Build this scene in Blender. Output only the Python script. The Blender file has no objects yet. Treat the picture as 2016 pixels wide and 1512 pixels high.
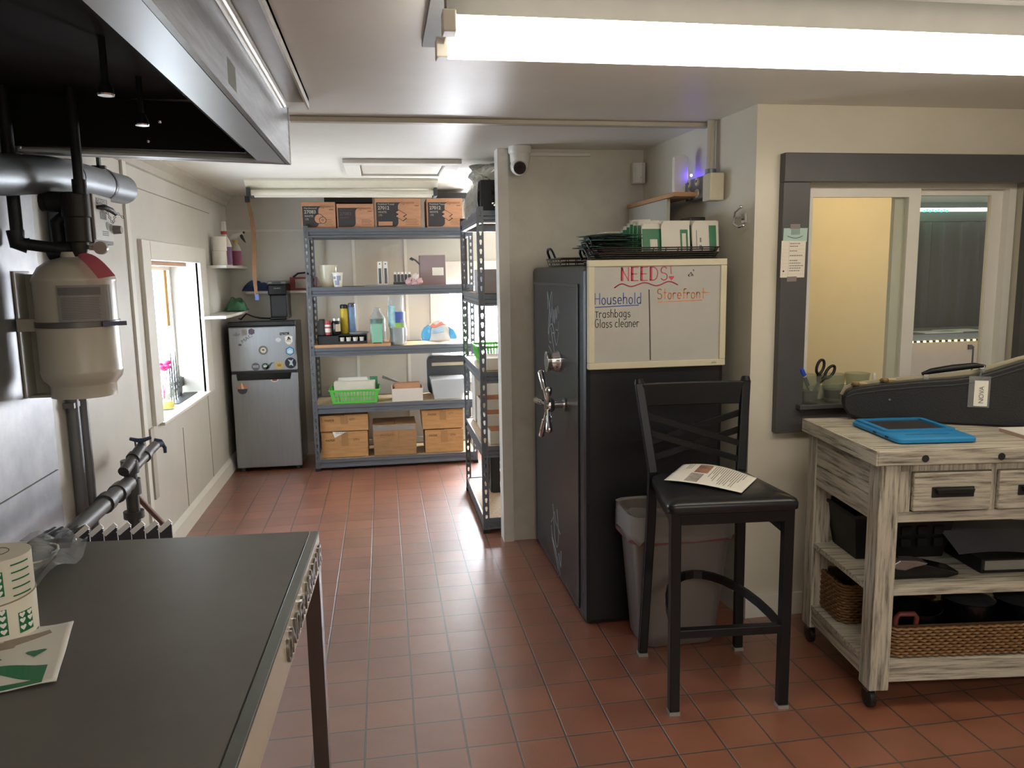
import bpy, bmesh, math, random
from mathutils import Matrix, Vector
random.seed(7)
S = bpy.context.scene
C = S.collection
PI = math.pi
# ---------------------------------------------------------------- camera, world, exposure
cd = bpy.data.cameras.new('camera'); cam = bpy.data.objects.new('camera', cd); C.objects.link(cam)
cd.sensor_width = 36; cd.lens = 1517.94/2016*36; cd.clip_start = .02
Rr = Vector((0.98615727, -0.16502202, -0.0161729)); Rd = Vector((-0.03941461, -0.138556, -0.98956997)); Rf = Vector((0.16105998, 0.97650907, -0.14314229))
cam.matrix_world = Matrix(((Rr.x, -Rd.x, -Rf.x, 0), (Rr.y, -Rd.y, -Rf.y, 0), (Rr.z, -Rd.z, -Rf.z, 1.4797), (0, 0, 0, 1)))
S.camera = cam
w = bpy.data.worlds.new('world'); S.world = w; w.use_nodes = True
w.node_tree.nodes['Background'].inputs[0].default_value = (.75, .87, 1, 1)
w.node_tree.nodes['Background'].inputs[1].default_value = 2.0
S.view_settings.view_transform = 'Standard'; S.view_settings.look = 'None'; S.view_settings.gamma = 1
S.view_settings.use_curve_mapping = False
S.view_settings.exposure = 0.78
TUBE = 11.0; SKY_BACK = 40.0; SKY_LEFT = 8.0
def area(name, loc, target, sx, sy, power, col):
    l = bpy.data.lights.new(name, 'AREA'); l.shape = 'RECTANGLE'; l.size = sx; l.size_y = sy; l.energy = power; l.color = col
    o = bpy.data.objects.new(name, l); C.objects.link(o); o.location = loc
    o.rotation_euler = (Vector(target)-Vector(loc)).to_track_quat('-Z', 'Y').to_euler(); return o
area('warm_lamp', (2.55, 3.3, 2.0), (2.6, 3.95, 1.3), .5, .2, 4.2, (1, .82, .56))

area('rear_fill_light', (.9, -.75, 2.06), (.9, -.75, 0), 2.2, .2, 25, (1, .97, .92))  # unseen fill light added behind the camera to brighten cart and whiteboard
# ---------------------------------------------------------------- materials
def lin(h):
    h = h.lstrip('#'); r = []
    for i in (0, 2, 4):
        c = int(h[i:i+2], 16)/255
        r.append(c/12.92 if c <= .04045 else ((c+.055)/1.055)**2.4)
    return (*r, 1)
MC = {}
def mat(name, col, rough=.5, metal=0., var=.12, sc=14., bump=0., bsc=60., emit=0., ecol=None, trans=0., alpha=1., coat=0., stretch=(1, 1, 1), ior=1.45, spec=.5):
    if name in MC: return MC[name]
    m = bpy.data.materials.new(name); m.use_nodes = True; n = m.node_tree.nodes; l = m.node_tree.links
    b = n['Principled BSDF']; c = lin(col)
    b.inputs['Roughness'].default_value = rough; b.inputs['Metallic'].default_value = metal
    b.inputs['IOR'].default_value = ior; b.inputs['Specular IOR Level'].default_value = spec
    if coat: b.inputs['Coat Weight'].default_value = coat
    if trans: b.inputs['Transmission Weight'].default_value = trans
    if alpha < 1: b.inputs['Alpha'].default_value = alpha
    tc = n.new('ShaderNodeTexCoord'); mp = n.new('ShaderNodeMapping'); l.new(tc.outputs['Object'], mp.inputs[0]); mp.inputs['Scale'].default_value = stretch
    if var:
        t = n.new('ShaderNodeTexNoise'); t.inputs['Scale'].default_value = sc; t.inputs['Detail'].default_value = 5
        l.new(mp.outputs[0], t.inputs['Vector'])
        mx = n.new('ShaderNodeMix'); mx.data_type = 'RGBA'
        mx.inputs[6].default_value = [max(0, x*(1-var)) for x in c[:3]]+[1]; mx.inputs[7].default_value = [min(1, x*(1+var)) for x in c[:3]]+[1]
        l.new(t.outputs[0], mx.inputs[0]); l.new(mx.outputs[2], b.inputs['Base Color'])
    else: b.inputs['Base Color'].default_value = c
    if bump:
        t2 = n.new('ShaderNodeTexNoise'); t2.inputs['Scale'].default_value = bsc; t2.inputs['Detail'].default_value = 3
        l.new(mp.outputs[0], t2.inputs['Vector'])
        bp = n.new('ShaderNodeBump'); bp.inputs['Strength'].default_value = bump; bp.inputs['Distance'].default_value = .01
        l.new(t2.outputs[0], bp.inputs['Height']); l.new(bp.outputs[0], b.inputs['Normal'])
    if emit:
        b.inputs['Emission Color'].default_value = lin(ecol or col); b.inputs['Emission Strength'].default_value = emit
    MC[name] = m; return m
def ramp_mat(name, stops, scale=(1, 1, 1), nsc=6, rough=.6, detail=6, bump=.3, metal=0, dist=.004):
    if name in MC: return MC[name]
    m = bpy.data.materials.new(name); m.use_nodes = True; n = m.node_tree.nodes; l = m.node_tree.links; b = n['Principled BSDF']
    tc = n.new('ShaderNodeTexCoord'); mp = n.new('ShaderNodeMapping'); mp.inputs['Scale'].default_value = scale
    t = n.new('ShaderNodeTexNoise'); t.inputs['Scale'].default_value = nsc; t.inputs['Detail'].default_value = detail; t.inputs['Roughness'].default_value = .65
    r = n.new('ShaderNodeValToRGB')
    l.new(tc.outputs['Object'], mp.inputs[0]); l.new(mp.outputs[0], t.inputs['Vector']); l.new(t.outputs[0], r.inputs[0])
    e = r.color_ramp.elements
    while len(e) < len(stops): e.new(.5)
    for i, (p, c) in enumerate(stops): e[i].position = p; e[i].color = lin(c)
    l.new(r.outputs[0], b.inputs['Base Color']); b.inputs['Roughness'].default_value = rough; b.inputs['Metallic'].default_value = metal
    bp = n.new('ShaderNodeBump'); bp.inputs['Strength'].default_value = bump; bp.inputs['Distance'].default_value = dist
    l.new(t.outputs[0], bp.inputs['Height']); l.new(bp.outputs[0], b.inputs['Normal'])
    MC[name] = m; return m
def tile_mat():
    m = bpy.data.materials.new('quarry_tile'); m.use_nodes = True; n = m.node_tree.nodes; l = m.node_tree.links; b = n['Principled BSDF']
    g = n.new('ShaderNodeTexCoord'); mp = n.new('ShaderNodeMapping'); T = .159
    mp.inputs['Location'].default_value = (.6916*T, -.069*T, 0); l.new(g.outputs['Object'], mp.inputs[0])
    br = n.new('ShaderNodeTexBrick'); br.offset = 0; br.squash = 1
    for k, v in (('Scale', 1), ('Mortar Size', .0036), ('Mortar Smooth', .25), ('Bias', 0), ('Brick Width', T), ('Row Height', T)): br.inputs[k].default_value = v
    br.inputs['Color1'].default_value = lin('#955a40'); br.inputs['Color2'].default_value = lin('#864f39'); br.inputs['Mortar'].default_value = lin('#443e39')
    l.new(mp.outputs[0], br.inputs['Vector'])
    no = n.new('ShaderNodeTexNoise'); no.inputs['Scale'].default_value = 5; no.inputs['Detail'].default_value = 8; l.new(g.outputs['Object'], no.inputs['Vector'])
    mx = n.new('ShaderNodeMix'); mx.data_type = 'RGBA'; mx.blend_type = 'MULTIPLY'; mx.inputs[0].default_value = .55
    rp = n.new('ShaderNodeValToRGB'); rp.color_ramp.elements[0].color = (.5, .47, .45, 1); rp.color_ramp.elements[0].position = .3; rp.color_ramp.elements[1].position = .7
    l.new(no.outputs[0], rp.inputs[0]); l.new(br.outputs[0], mx.inputs[6]); l.new(rp.outputs[0], mx.inputs[7]); l.new(mx.outputs[2], b.inputs['Base Color'])
    fi = n.new('ShaderNodeTexNoise'); fi.inputs['Scale'].default_value = 140; fi.inputs['Detail'].default_value = 2; l.new(g.outputs['Object'], fi.inputs['Vector'])
    wv = n.new('ShaderNodeTexNoise'); wv.inputs['Scale'].default_value = 7; l.new(g.outputs['Object'], wv.inputs['Vector'])
    a1 = n.new('ShaderNodeMath'); a1.operation = 'MULTIPLY'; a1.inputs[1].default_value = .16; l.new(fi.outputs[0], a1.inputs[0])
    a3 = n.new('ShaderNodeMath'); a3.operation = 'MULTIPLY_ADD'; a3.inputs[1].default_value = .9; l.new(wv.outputs[0], a3.inputs[0]); l.new(a1.outputs[0], a3.inputs[2])
    a2 = n.new('ShaderNodeMath'); a2.operation = 'SUBTRACT'; l.new(a3.outputs[0], a2.inputs[0]); l.new(br.outputs[1], a2.inputs[1])
    bp = n.new('ShaderNodeBump'); bp.inputs['Strength'].default_value = .55; bp.inputs['Distance'].default_value = .0035
    l.new(a2.outputs[0], bp.inputs['Height']); l.new(bp.outputs[0], b.inputs['Normal'])
    rr = n.new('ShaderNodeMapRange'); rr.inputs[3].default_value = .40; rr.inputs[4].default_value = .58
    l.new(no.outputs[0], rr.inputs[0]); l.new(rr.outputs[0], b.inputs['Roughness']); b.inputs['Specular IOR Level'].default_value = .9; b.inputs['Coat Weight'].default_value = 1; b.inputs['Coat IOR'].default_value = 1.75; b.inputs['Coat Roughness'].default_value = .33; l.new(bp.outputs[0], b.inputs['Coat Normal'])
    return m
WALL = ramp_mat('painted_wall', [(.3, '#cbc6b6'), (.6, '#d1ccbd'), (.75, '#d4cfc1')], nsc=3, rough=.42, bump=.12)
WALL2 = ramp_mat('white_board_wall', [(.3, '#c2bfb6'), (.6, '#c9c6bd'), (.75, '#cdcac1')], nsc=3, rough=.35, bump=.12)
CEIL = ramp_mat('glossy_ceiling_paint', [(.3, '#dad7ce'), (.7, '#e3e0d8')], nsc=2.2, rough=.42, bump=.35, dist=.006)
TRIMW = mat('white_trim', '#d9d6cd', .4, var=.06, bump=.1)
SEAM = mat('seam_grey', '#8d897f', .6)
DKTRIM = mat('charcoal_trim_paint', '#4b4b4d', .42, var=.15, sc=9, bump=.15, bsc=20)
STEEL = ramp_mat('brushed_steel', [(.3, '#8f9092'), (.7, '#b4b5b6')], scale=(1, 1, 14), nsc=5, rough=.36, metal=1, bump=.04)
STEELW = ramp_mat('stained_steel_sheet', [(.25, '#7d7e80'), (.5, '#95969a'), (.75, '#a9a9a8')], nsc=4, rough=.45, metal=.6, bump=.08)
CHROME = mat('chrome', '#d8d8da', .1, 1, var=.03)
SOOT = mat('soot_black', '#0a0a0a', .8)
BLACK = mat('black_plastic', '#131313', .42, var=.2, bump=.05)
BLACKG = mat('black_gloss', '#0c0c0e', .22, var=.2)
IRON = mat('black_iron', '#26272b', .5, .3, var=.25, bump=.2)
DGREY = mat('dark_grey_plastic', '#3a3b3e', .45)
WHITE = mat('white_paper', '#e6e3da', .6, var=.04)
WPLAS = mat('white_plastic', '#dcdad2', .35, var=.05)
CREAM = mat('cream_plastic', '#d2cab2', .4, var=.06)
RACK = mat('rack_blue_grey', '#63686f', .38, .3, var=.12, bump=.05)
OSB = ramp_mat('particle_board', [(.3, '#a98c6a'), (.55, '#c6ab87'), (.75, '#d8c2a0')], nsc=60, rough=.6, bump=.1)
CARD = ramp_mat('cardboard', [(.3, '#a57a4b'), (.6, '#b98c5b'), (.8, '#c49a69')], scale=(1, 1, 6), nsc=7, rough=.7, bump=.1)
CARD2 = ramp_mat('towel_box_cardboard', [(.3, '#b08060'), (.7, '#c59474')], scale=(1, 1, 5), nsc=7, rough=.7, bump=.1)
TAPE = mat('packing_tape', '#a07a52', .2, var=.1)
GREEN = mat('label_green', '#1c6b45', .4, var=.08)
LGREEN = mat('lime_plastic', '#5bbd4d', .4, var=.06)
INK = mat('ink_black', '#222226', .6, var=0)
INKG = mat('ink_grey', '#77746f', .6, var=0)
GALV = mat('galvanised', '#80858a', .46, .6, var=.15, sc=6, bump=.05)
TANKM = mat('tank_cream', '#c4beaf', .3, var=.06, sc=5)
GLASS = mat('clear_glass', '#f2f6f4', .03, trans=1, var=0)
SMOKE = mat('smoked_glass', '#8f9a92', .04, trans=1, var=0)
def clear_mat(name, tint, fac, rough=.08):
    m = bpy.data.materials.new(name); m.use_nodes = True; n = m.node_tree.nodes; l = m.node_tree.links; out = n['Material Output']
    t = n.new('ShaderNodeBsdfTransparent'); t.inputs[0].default_value = lin(tint)
    b = n['Principled BSDF']; b.inputs['Base Color'].default_value = lin(tint); b.inputs['Roughness'].default_value = rough
    no = n.new('ShaderNodeTexNoise'); no.inputs['Scale'].default_value = 30; bp = n.new('ShaderNodeBump'); bp.inputs['Strength'].default_value = .3
    l.new(no.outputs[0], bp.inputs['Height']); l.new(bp.outputs[0], b.inputs['Normal'])
    mx = n.new('ShaderNodeMixShader'); mx.inputs[0].default_value = fac
    l.new(t.outputs[0], mx.inputs[1]); l.new(b.outputs[0], mx.inputs[2]); l.new(mx.outputs[0], out.inputs[0]); return m
FILM = clear_mat('clear_film', '#e8eaea', .16)
BIN = clear_mat('translucent_bin', '#dfe2e4', .45, .2)
LINER = clear_mat('bin_liner', '#d2d0ce', .34, .22)
PANE = clear_mat('window_glass', '#f4f6f2', .06, .02)
def white_wood(ax):
    sc = [17, 17, 17]; sc['xyz'.index(ax)] = 1.1
    return ramp_mat('whitewashed_wood_'+ax, [(.33, '#5b564c'), (.43, '#979184'), (.53, '#b8b2a2'), (.75, '#ccc6b4')], scale=sc, nsc=5, rough=.65, bump=.5, detail=8)
WWX, WWY, WWZ = white_wood('x'), white_wood('y'), white_wood('z')

# ---------------------------------------------------------------- geometry helpers
class G:
    def __init__(s, M=None): s.bm = bmesh.new(); s.M = M or Matrix()
    def v(s, p): return s.bm.verts.new(s.M @ Vector(p))
    def face(s, vs):
        try: return s.bm.faces.new(vs)
        except ValueError: return None
    def quad(s, *p): return s.face([s.v(q) for q in p])
    def box(s, x0, x1, y0, y1, z0, z1):
        a = [s.v((x, y, z)) for x in (x0, x1) for y in (y0, y1) for z in (z0, z1)]
        for f in ((0, 1, 3, 2), (4, 6, 7, 5), (0, 4, 5, 1), (2, 3, 7, 6), (0, 2, 6, 4), (1, 5, 7, 3)): s.face([a[i] for i in f])
        return s
    def taper(s, b, t, z0, z1):     # b,t = (x0,x1,y0,y1)
        a = [s.v((x, y, z)) for (r, z) in ((b, z0), (t, z1)) for (x, y) in ((r[0], r[2]), (r[1], r[2]), (r[1], r[3]), (r[0], r[3]))]
        s.face(a[3::-1]); s.face(a[4:])
        for i in range(4): j = (i+1) % 4; s.face([a[i], a[j], a[4+j], a[4+i]])
        return s
    def rings(s, rs, closed=True, caps=True, loop=False):
        L = [[s.v(p) for p in r] for r in rs]; n = len(L[0])
        pr = list(zip(L, L[1:]+([L[0]] if loop else [])))
        if not loop: pr = list(zip(L, L[1:]))
        for A, B in pr:
            for i in range(n if closed else n-1):
                j = (i+1) % n; s.face([A[i], A[j], B[j], B[i]])
        if caps and not loop and closed: s.face(L[0][::-1]); s.face(L[-1])
        return s
    def lathe(s, prof, c=(0, 0, 0), seg=20, ax='z', caps=True, sx=1., sy=1.):
        R = {'z': Matrix(), 'x': Matrix.Rotation(PI/2, 4, 'Y'), 'y': Matrix.Rotation(-PI/2, 4, 'X')}[ax]
        rs = [[Vector(c)+R @ Vector((r*sx*math.cos(2*PI*i/seg), r*sy*math.sin(2*PI*i/seg), z)) for i in range(seg)] for r, z in prof]
        return s.rings(rs, caps=caps)
    def tube(s, pts, r, seg=8, loop=False, caps=True, flat=1.):
        pts = [Vector(p) for p in pts]; n = len(pts); rs = []; N = None
        for i, p in enumerate(pts):
            a = pts[(i-1) % n] if (loop or i) else p; b = pts[(i+1) % n] if (loop or i < n-1) else p
            t = (b-a).normalized()
            if N is None:
                N = t.orthogonal().normalized() if abs(t.z) > .9 else t.cross(Vector((0, 0, 1))).normalized()
            N = (N-t*N.dot(t)).normalized(); B = t.cross(N)
            rr = r[i] if isinstance(r, (list, tuple)) else r
            rs.append([p+N*rr*math.cos(2*PI*k/seg)+B*rr*flat*math.sin(2*PI*k/seg) for k in range(seg)])
        return s.rings(rs, loop=loop, caps=caps)
    def bar(s, a, b, wx, wy, up=(0, 0, 1)):      # square-section bar
        a, b = Vector(a), Vector(b); t = (b-a).normalized(); u = Vector(up)
        if abs(t.dot(u)) > .95: u = Vector((0, 1, 0))
        x = t.cross(u).normalized(); y = x.cross(t)
        return s.rings([[p+x*wx/2*i+y*wy/2*j for i, j in ((-1, -1), (1, -1), (1, 1), (-1, 1))] for p in (a, b)])
    def sweep(s, pts, wx, wy, up=(0, 0, 1), loop=False):     # rectangular section along a path
        pts = [Vector(p) for p in pts]; n = len(pts); u = Vector(up); rs = []
        for i, p in enumerate(pts):
            a = pts[(i-1) % n] if (loop or i) else p; b = pts[(i+1) % n] if (loop or i < n-1) else p
            t = (b-a).normalized(); x = t.cross(u).normalized(); y = x.cross(t)
            rs.append([p+x*wx/2*i_+y*wy/2*j for i_, j in ((-1, -1), (1, -1), (1, 1), (-1, 1))])
        return s.rings(rs, loop=loop)
    def prism(s, poly, fr, t0, t1):              # fr=(origin,right,up)
        o, r, u = [Vector(q) for q in fr]; nn = r.cross(u).normalized()
        return s.rings([[o+r*a+u*b+nn*t for a, b in poly] for t in (t0, t1)])
    def disc(s, c, rad, fr, t0, t1, seg=24, ry=None):
        return s.prism([(c[0]+rad*math.cos(2*PI*i/seg), c[1]+(ry or rad)*math.sin(2*PI*i/seg)) for i in range(seg)], fr, t0, t1)
    def ball(s, c, r, seg=12, sz=1.):
        return s.lathe([(max(r*math.sin(PI*i/8), 1e-4), -r*sz*math.cos(PI*i/8)) for i in range(9)], c, seg)
    def grid(s, f, nu, nv, th=0.):
        L = [[s.v(f(i/nu, j/nv)) for j in range(nv+1)] for i in range(nu+1)]
        for i in range(nu):
            for j in range(nv): s.face([L[i][j], L[i+1][j], L[i+1][j+1], L[i][j+1]])
        return s
    def build(s, name, m, parent=None, smooth=None, bevel=0., solid=0., sub=0, kind=None, origin=None, **tagkw):
        bm = s.bm; bmesh.ops.recalc_face_normals(bm, faces=bm.faces)
        me = bpy.data.meshes.new(name); o = bpy.data.objects.new(name, me); C.objects.link(o)
        if parent is not None:
            bm.transform(WM[parent.name].inverted()); o.parent = parent; WM[o.name] = WM[parent.name]
        else:
            xs = [v.co for v in bm.verts]
            if origin is None: origin = (sum(p.x for p in xs)/len(xs), sum(p.y for p in xs)/len(xs), min(p.z for p in xs))
            if kind == 'structure': origin = (0, 0, 0)
            bm.transform(Matrix.Translation(-Vector(origin))); o.location = origin; WM[o.name] = Matrix.Translation(origin)
        bm.to_mesh(me); bm.free(); me.materials.append(m)
        if smooth is not None:
            me.shade_smooth()
            try: me.set_sharp_from_angle(angle=math.radians(smooth))
            except Exception: pass
        if bevel:
            md = o.modifiers.new('b', 'BEVEL'); md.width = bevel; md.segments = 2; md.limit_method = 'ANGLE'; md.angle_limit = math.radians(40)
        if solid:
            md = o.modifiers.new('s', 'SOLIDIFY'); md.thickness = solid; md.offset = 0
        if sub:
            md = o.modifiers.new('u', 'SUBSURF'); md.levels = sub; md.render_levels = sub
        if kind: o['kind'] = kind
        for k, vv in tagkw.items(): o[{'cat': 'category'}.get(k, k)] = vv
        return o
WM = {}
def thing(name, label, cat, loc=(0, 0, 0), rz=0., group=None):
    o = bpy.data.objects.new(name, None); C.objects.link(o); o.location = loc; o.rotation_euler = (0, 0, rz); o.empty_display_size = .05
    o['label'] = label; o['category'] = cat
    if group: o['group'] = group
    WM[o.name] = Matrix.Translation(loc) @ Matrix.Rotation(rz, 4, 'Z'); return o
def LM(t): return WM[t.name].copy()
def dup(o, loc, rz, label, group=None, scale=None):
    c = o.copy(); C.objects.link(c); c.location = loc; c.rotation_euler = (0, 0, rz); c['label'] = label
    if scale: c.scale = scale
    if group: c['group'] = group
    WM[c.name] = Matrix.Translation(loc) @ Matrix.Rotation(rz, 4, 'Z')
    for ch in list(o.children):
        d = ch.copy(); C.objects.link(d); d.parent = c; WM[d.name] = WM[c.name]
        for g in list(ch.children):
            e = g.copy(); C.objects.link(e); e.parent = d; WM[e.name] = WM[c.name]
    return c
def box(name, m, x0, x1, y0, y1, z0, z1, parent=None, **k): return G().box(x0, x1, y0, y1, z0, z1).build(name, m, parent, **k)
def struct(name, g, m, **k): return g.build(name, m, kind='structure', **k)
def text(name, body, parent, fr, size, m, align='LEFT', th=.0004, off=.0006, sx=1., label=None, shear=0., bold=0.):
    cu = bpy.data.curves.new(name, 'FONT'); cu.body = body; cu.size = size; cu.extrude = th/2; cu.align_x = align; cu.shear = shear; cu.offset = bold
    cu.resolution_u = 3
    t = bpy.data.objects.new('tmp', cu); C.objects.link(t)
    me = bpy.data.meshes.new_from_object(t.evaluated_get(bpy.context.evaluated_depsgraph_get()))
    bpy.data.objects.remove(t)
    o_, r, u = [Vector(q) for q in fr]; r.normalize(); u.normalize(); nn = r.cross(u).normalized()
    oo = o_+nn*(off+th/2)
    M = Matrix(((r.x*sx, u.x, nn.x, oo.x), (r.y*sx, u.y, nn.y, oo.y), (r.z*sx, u.z, nn.z, oo.z), (0, 0, 0, 1)))
    me.transform(WM[parent.name].inverted() @ M); me.name = name
    o = bpy.data.objects.new(name, me); C.objects.link(o); o.parent = parent; WM[o.name] = WM[parent.name]
    me.materials.clear(); me.materials.append(m)
    if label: o['label'] = label
    return o
def arc(cx, cy, r, a0, a1, n=8, ry=None):
    return [(cx+r*math.cos(math.radians(a0+(a1-a0)*i/n)), cy+(ry or r)*math.sin(math.radians(a0+(a1-a0)*i/n))) for i in range(n+1)]
SF = {  # single-stroke hand lettering, unit em
 'N': (.62, [[(0, 0), (0, 1), (.52, 0), (.52, 1)]]), 'E': (.58, [[(.5, 1), (0, 1), (0, 0), (.5, 0)], [(0, .5), (.4, .5)]]),
 'D': (.66, [[(0, 0), (0, 1), (.25, 1)]+arc(.2, .5, .35, 80, -80, 8, .5)+[(0, 0)]]),
 'S': (.56, [arc(.25, .75, .22, 30, 230, 8, .25)+arc(.25, .26, .24, 70, -150, 8, .26)]),
 '!': (.3, [[(.1, 1), (.1, .3)], arc(.1, .1, .03, 0, 360, 6)]),
 'H': (.6, [[(0, 0), (0, 1)], [(.48, 0), (.48, 1)], [(0, .5), (.48, .5)]]), 'T': (.5, [[(0, .72), (.44, .72)], [(.22, .72), (.22, 0)]]),
 'G': (.6, [arc(.26, .5, .26, 50, 330, 10, .5)+[(.5, .45), (.3, .45)]]),
 'o': (.5, [arc(.2, .3, .2, 90, 450, 10, .3)]), 'a': (.5, [arc(.2, .3, .2, 60, 330, 10, .3), [(.38, .6), (.38, 0)]]),
 'u': (.48, [[(0, .6), (0, .2)]+arc(.18, .2, .18, 180, 360, 6, .2)+[(.36, .6)], [(.36, .3), (.36, 0)]]),
 's': (.42, [arc(.17, .45, .15, 30, 230, 6)+arc(.17, .15, .16, 70, -150, 6)]), 'e': (.5, [[(0, .3), (.4, .3)]+arc(.2, .3, .2, 0, 310, 9, .3)]),
 'h': (.48, [[(0, 1), (0, 0)], [(0, .35)]+arc(.18, .4, .18, 160, 0, 5, .2)+[(.36, 0)]]), 'l': (.18, [[(.04, 1), (.04, 0)]]),
 'd': (.52, [arc(.2, .3, .2, 60, 330, 10, .3), [(.39, 1), (.39, 0)]]), 'b': (.5, [[(0, 1), (0, 0)], arc(.2, .3, .2, 150, -150, 10, .3)]),
 'r': (.36, [[(0, .6), (0, 0)], [(0, .38)]+arc(.16, .4, .16, 150, 40, 4, .2)]), 'g': (.5, [arc(.2, .3, .2, 60, 330, 10, .3), [(.38, .6), (.38, -.15)]+arc(.2, -.15, .18, 0, -150, 5)]),
 'c': (.44, [arc(.2, .3, .2, 50, 310, 8, .3)]), 'n': (.48, [[(0, .6), (0, 0)], [(0, .35)]+arc(.18, .4, .18, 160, 0, 5, .2)+[(.36, 0)]]),
 't': (.4, [[(.17, 1), (.17, 0)], [(0, .62), (.36, .62)]]), 'f': (.38, [arc(.26, .82, .14, 40, 180, 5)+[(.12, 0)], [(0, .55), (.34, .55)]]),
}
def strokes(g, polys, fr, wd, t=.0008):
    o, r, u = [Vector(q) for q in fr]; nn = r.cross(u).normalized()
    for P in polys:
        for (a, b), (c, d) in zip(P, P[1:]):
            p, q = Vector((a, b)), Vector((c, d))
            if (q-p).length < 1e-6: continue
            e = (q-p).normalized(); f = Vector((-e.y, e.x))*wd/2; p2 = p-e*wd*.3; q2 = q+e*wd*.3
            g.prism([tuple(p2-f), tuple(q2-f), tuple(q2+f), tuple(p2+f)], fr, .0002, t)
    return g
def hand(g, s, fr, size, wd, xs=1., jit=0.):
    o, r, u = [Vector(q) for q in fr]; x = 0
    for ch in s:
        if ch == ' ': x += .3*size*xs; continue
        w_, P = SF[ch]; dy = random.uniform(-jit, jit)*size
        strokes(g, [[(x+a*size*xs, b*size+dy) for a, b in p] for p in P], (o, r, u), wd); x += (w_+.1)*size*xs
    return g
def rrect(x0, x1, y0, y1, r, n=4):
    P = []
    for cx, cy, a in ((x1-r, y1-r, 0), (x0+r, y1-r, 90), (x0+r, y0+r, 180), (x1-r, y0+r, 270)): P += arc(cx, cy, r, a, a+90, n)
    return P
FX = lambda y: ((0, y, 0), (1, 0, 0), (0, 0, 1))      # face looking at -y
FL = lambda x: ((x, 0, 0), (0, -1, 0), (0, 0, 1))     # face looking at -x  (u = -y)
FR = lambda x: ((x, 0, 0), (0, 1, 0), (0, 0, 1))      # face looking at +x  (u = y)
FU = lambda z: ((0, 0, z), (1, 0, 0), (0, 1, 0))
FD = lambda z: ((0, 0, z), (1, 0, 0), (0, -1, 0))
# ================================================================ SETTING
CZ = 2.115
def wall_hole(name, m, axis, a0, a1, t0, t1, h, z1=CZ):   # wall slab with one rectangular hole h=(b0,b1,z0,z1)
    g = G()
    def b(p0, p1, q0, q1):
        if axis == 'x': g.box(t0, t1, p0, p1, q0, q1)      # slab normal along x
        else: g.box(p0, p1, t0, t1, q0, q1)
    b(a0, h[0], 0, z1); b(h[1], a1, 0, z1); b(h[0], h[1], 0, h[2]); b(h[0], h[1], h[3], z1)
    return struct(name, g, m)
struct('floor', G().box(-1.6, 5.2, -1.4, 7, -.1, 0), tile_mat())
struct('ceiling', G().box(-1.6, 5.2, -1.4, 7, CZ, CZ+.1), CEIL)
wall_hole('wall_left', WALL2, 'x', -1.4, 7, -1.5, -1.2, (4.32, 5.43, .714, 1.575))
wall_hole('wall_back', WALL2, 'y', -1.2, 1.7, 6.52, 6.7, (.52, 1.56, .60, 1.41))
struct('wall_partition', G().box(.645, 1.52, 4.08, 4.16, 0, CZ), ramp_mat('scuffed_beige_paint', [(.3, '#c6c1b3'), (.55, '#cec9bb'), (.8, '#d4cfc2')], nsc=9, rough=.38, bump=.15))
struct('wall_alcove', G().prism([(1.473, 2.935), (1.6, 2.935), (1.6, 4.09), (1.405, 4.09)], FU(0), 0, CZ), WALL)
wall_hole('wall_right', WALL, 'y', 1.473, 3.5, 2.93, 3.05, (1.665, 2.71, .92, 1.83))
struct('wall_side', G().box(3.4, 3.5, -1.4, 2.93, 0, CZ), WALL)
struct('wall_front', G().box(-1.2, 3.4, -1.4, -1.25, 0, CZ), WALL)
struct('wall_storeroom', G().box(1.6, 1.7, 4.09, 6.6, 0, CZ), WALL)
struct('wall_shop_back', G().box(1.7, 5.1, 5.1, 5.2, 0, CZ), mat('shop_wall', '#c9c7bf', .6))
struct('wall_shop_side', G().box(5.0, 5.1, 2.93, 5.1, 0, CZ), mat('shop_wall', '#6b6a68', .6))
g = G().box(1.7, 2.93, 3.98, 4.02, 0, CZ); struct('wall_shop_panel', g, mat('tan_panel', '#cdb68a', .5, var=.05))
struct('trim_1', G().box(.612, .668, 4.062, 4.17, 0, CZ), TRIMW)
struct('baseboard_left', G().prism([(-1.2, 0), (-1.176, 0), (-1.18, .085), (-1.2, .115)], ((0, 0, 0), (1, 0, 0), (0, 0, 1)), -2.95, -6.52) if False else G().rings([[(-1.2, y, 0), (-1.176, y, 0), (-1.18, y, .09), (-1.2, y, .115)] for y in (2.9, 6.52)]), TRIMW)
struct('baseboard_right', G().box(1.473, 3.4, 2.915, 2.93, 0, .095), TRIMW)
struct('baseboard_alcove', G().prism([(1.459, 2.95), (1.474, 2.95), (1.406, 4.08), (1.391, 4.08)], FU(0), 0, .09), TRIMW)
struct('baseboard_back', G().box(-1.2, 1.6, 6.505, 6.52, 0, .1), TRIMW)
# stainless sheets, cover strips and pipes on the left wall
struct('trim_2', G().box(-1.2, -1.194, -1.2, 2.99, .80, 2.05), STEELW)
struct('trim_3', G().box(-1.2, -1.19, -1.2, 2.98, .12, .795), STEELW)
struct('trim_4', G().box(-1.2, -1.188, 4.0, 4.055, .1, 2.06), TRIMW)
struct('trim_5', G().box(-1.2, -1.19, 4.10, 4.16, .35, .72), mat('bare_batten', '#a59f92', .6))
struct('trim_6', G().rings([[(-1.2, y, CZ), (-1.2, y, 2.03), (-1.186, y, 2.035), (-1.18, y, 2.07), (-1.15, y, 2.1), (-1.15, y, CZ)] for y in (3.3, 6.52)]), mat('crown_trim', '#b5b0a4', .5))
struct('trim_7', G().box(-1.2, 1.6, 6.512, 6.52, 1.835, 1.85), TRIMW)
g = G()
for x in (-.6, -.22, .2): g.box(x-.012, x+.012, 6.512, 6.52, .1, 1.83)
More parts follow.
